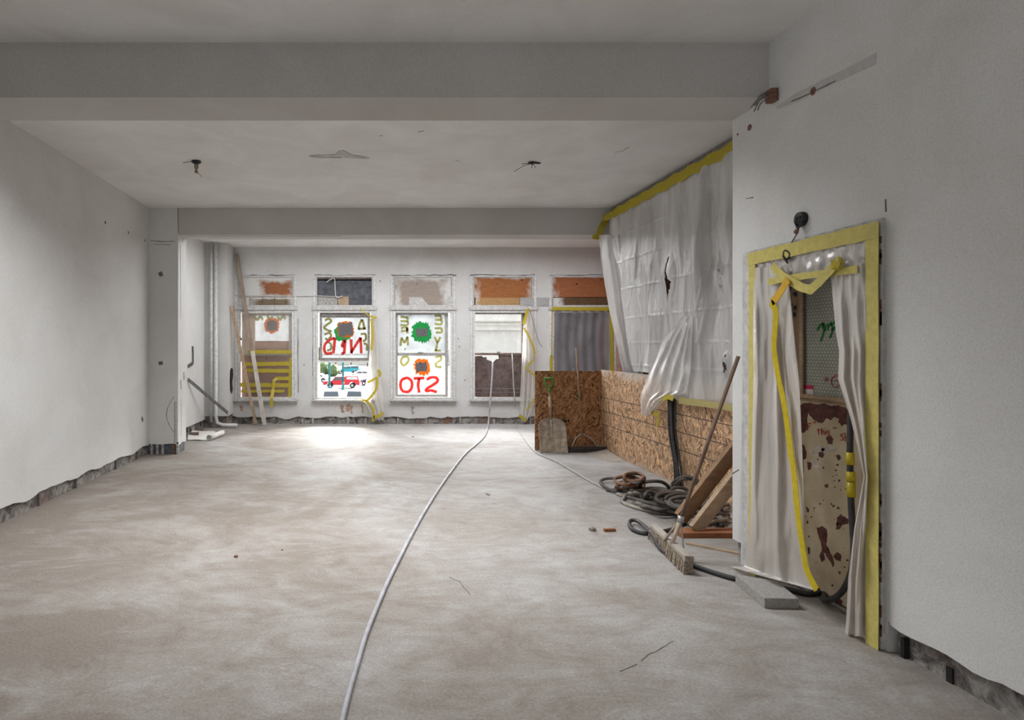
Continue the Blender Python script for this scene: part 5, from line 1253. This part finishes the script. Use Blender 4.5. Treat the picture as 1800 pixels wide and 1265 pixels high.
def tree(x, Y, h, r, label, name='tree'):
    p = gpt(x, Y); t = empty(name, p, label, 'tree' if name == 'tree' else 'shrub')
    if name == 'tree':
        k = MB(); k.tube([p, p + V((.1, 0, h * .5))], lambda q_: .22 - .08 * q_, 8); obj('trunk', k, 'bark', t)
    k = MB()
    for i in range(9): k.blob(p + V((R.uniform(-r, r) * .7, R.uniform(-r, r) * .5, h * (.55 if name == 'tree' else .35) + R.uniform(0, h * .4))), r * R.uniform(.35, .6), r * .5, r * R.uniform(.35, .55), 2, .5, 3, i)
    obj('foliage', k, 'leaf', t)
tree(572, 120, 2.6, 2.4, 'low green shrub outside left of the teal truck', 'shrub')
for x, Y, h, r, lab in ((562, 180, 5.2, 2.0, 'green tree at the far left beyond the parking lot'), (590, 180, 5.4, 2.0, 'green tree beyond the teal truck, between the lamp posts'), (617, 180, 5.0, 1.9, 'green tree beyond the teal truck, right of the lamp posts'), (646, 180, 5.3, 2.0, 'green tree at the far right beyond the parking lot')):
    tree(x, Y, h, r, lab)
w = empty('white_building', (16.0, 42, ZG), 'white building with moulded bands outside the half boarded window', 'building')
obj('facade_wall', MB().box((6.9, 42, ZG), (32, 52, 4.6)), 'facade', w)
for z, hgt, o in ((2.75, .12, .25), (3.10, .10, .18), (3.35, .08, .3)): obj('moulding', MB().box((6.8, 42 - o, z), (32, 42, z + hgt)), 'facade', w)
w = empty('white_building', (-10, 200, ZG), 'long low white building far beyond the parking lot', 'building')
obj('facade_wall', MB().box((-60, 196, ZG), (50, 206, 1.0)), 'facade', w)
k = MB()
for i in range(24): k.box((-56 + i * 4.4, 195.9, ZG + 1.0), (-54.6 + i * 4.4, 196, ZG + 3.0))
obj('windows', k, 'car_glass', w, kind='stuff')

# ================================================================== LIGHT, CAMERA
world = bpy.data.worlds.new('overcast_sky'); SC.world = world; world.use_nodes = True
nt = world.node_tree; bg = nt.nodes['Background']; bg.inputs[0].default_value = (.93, .96, 1.0, 1); bg.inputs[1].default_value = 1.0
def light(name, typ, energy, loc, rot, color=(1, 1, 1), **kw):
    l = bpy.data.lights.new(name, typ); l.energy = energy; l.color = color
    for k_, v_ in kw.items(): setattr(l, k_, v_)
    o = bpy.data.objects.new(name, l); COL.objects.link(o); o.location = loc; o.rotation_euler = rot; return o
# hazy sun beyond the windows, and unseen fill lamps added inside the room
light('hazy_sun', 'SUN', 34.0, (0, 40, 30), (math.radians(-60), 0, math.radians(-14)), (1, .98, .95), angle=math.radians(60))
light('front_fill', 'AREA', 2, (-.3, YS + .05, 1.9), (math.radians(90), 0, 0), (1, .975, .95), shape='RECTANGLE', size=5.2, size_y=2.7)  # weak fill added behind the camera, out of view
light('bay_fill', 'AREA', 112, (1.0, 10.2, 3.46), (0, 0, 0), (.95, .975, 1), shape='RECTANGLE', size=6.6, size_y=1.5)  # fill added behind the far beam to brighten the bay
light('mid_room_fill', 'AREA', 74, (-.4, 4.85, 3.56), (0, 0, 0), (.97, .985, 1), shape='RECTANGLE', size=3.8, size_y=.4, spread=math.radians(135))  # fill added behind the near beam to lift floor and ceiling
light('side_fill', 'AREA', 8, (XL + .03, 1.4, 1.9), (0, math.radians(-90), 0), (.96, .98, 1), shape='RECTANGLE', size=2.0, size_y=4.0, spread=math.radians(115))  # weak fill added on the unseen left wall to brighten the door wall
for i, (a, c) in enumerate(OPEN[:4]):
    o = light('sky_portal', 'AREA', 1, (wx((a + c) / 2), YB + .36, wz(625)), (math.radians(-90), 0, 0), shape='RECTANGLE', size=1.15, size_y=1.75); o.data.cycles.is_portal = True

cam = bpy.data.cameras.new('camera'); co = bpy.data.objects.new('camera', cam); COL.objects.link(co); SC.camera = co
co.location = (0, 0, CH); co.rotation_euler = (math.radians(90), 0, 0)
cam.sensor_width = 36; cam.lens = 36 * F / 1800; cam.clip_end = 500; cam.clip_start = .05
cam.shift_x = (900 - VX) / 1800; cam.shift_y = -(632.5 - VY) / 1800
SC.view_settings.view_transform = 'Standard'; SC.view_settings.look = 'None'; SC.view_settings.gamma = 1; SC.view_settings.exposure = 0.8
SC.view_settings.use_curve_mapping = False
cy = SC.cycles
cy.use_denoising = True; cy.max_bounces = 10; cy.diffuse_bounces = 7; cy.transparent_max_bounces = 16; cy.sample_clamp_indirect = 6
cy.caustics_reflective = False; cy.caustics_refractive = False
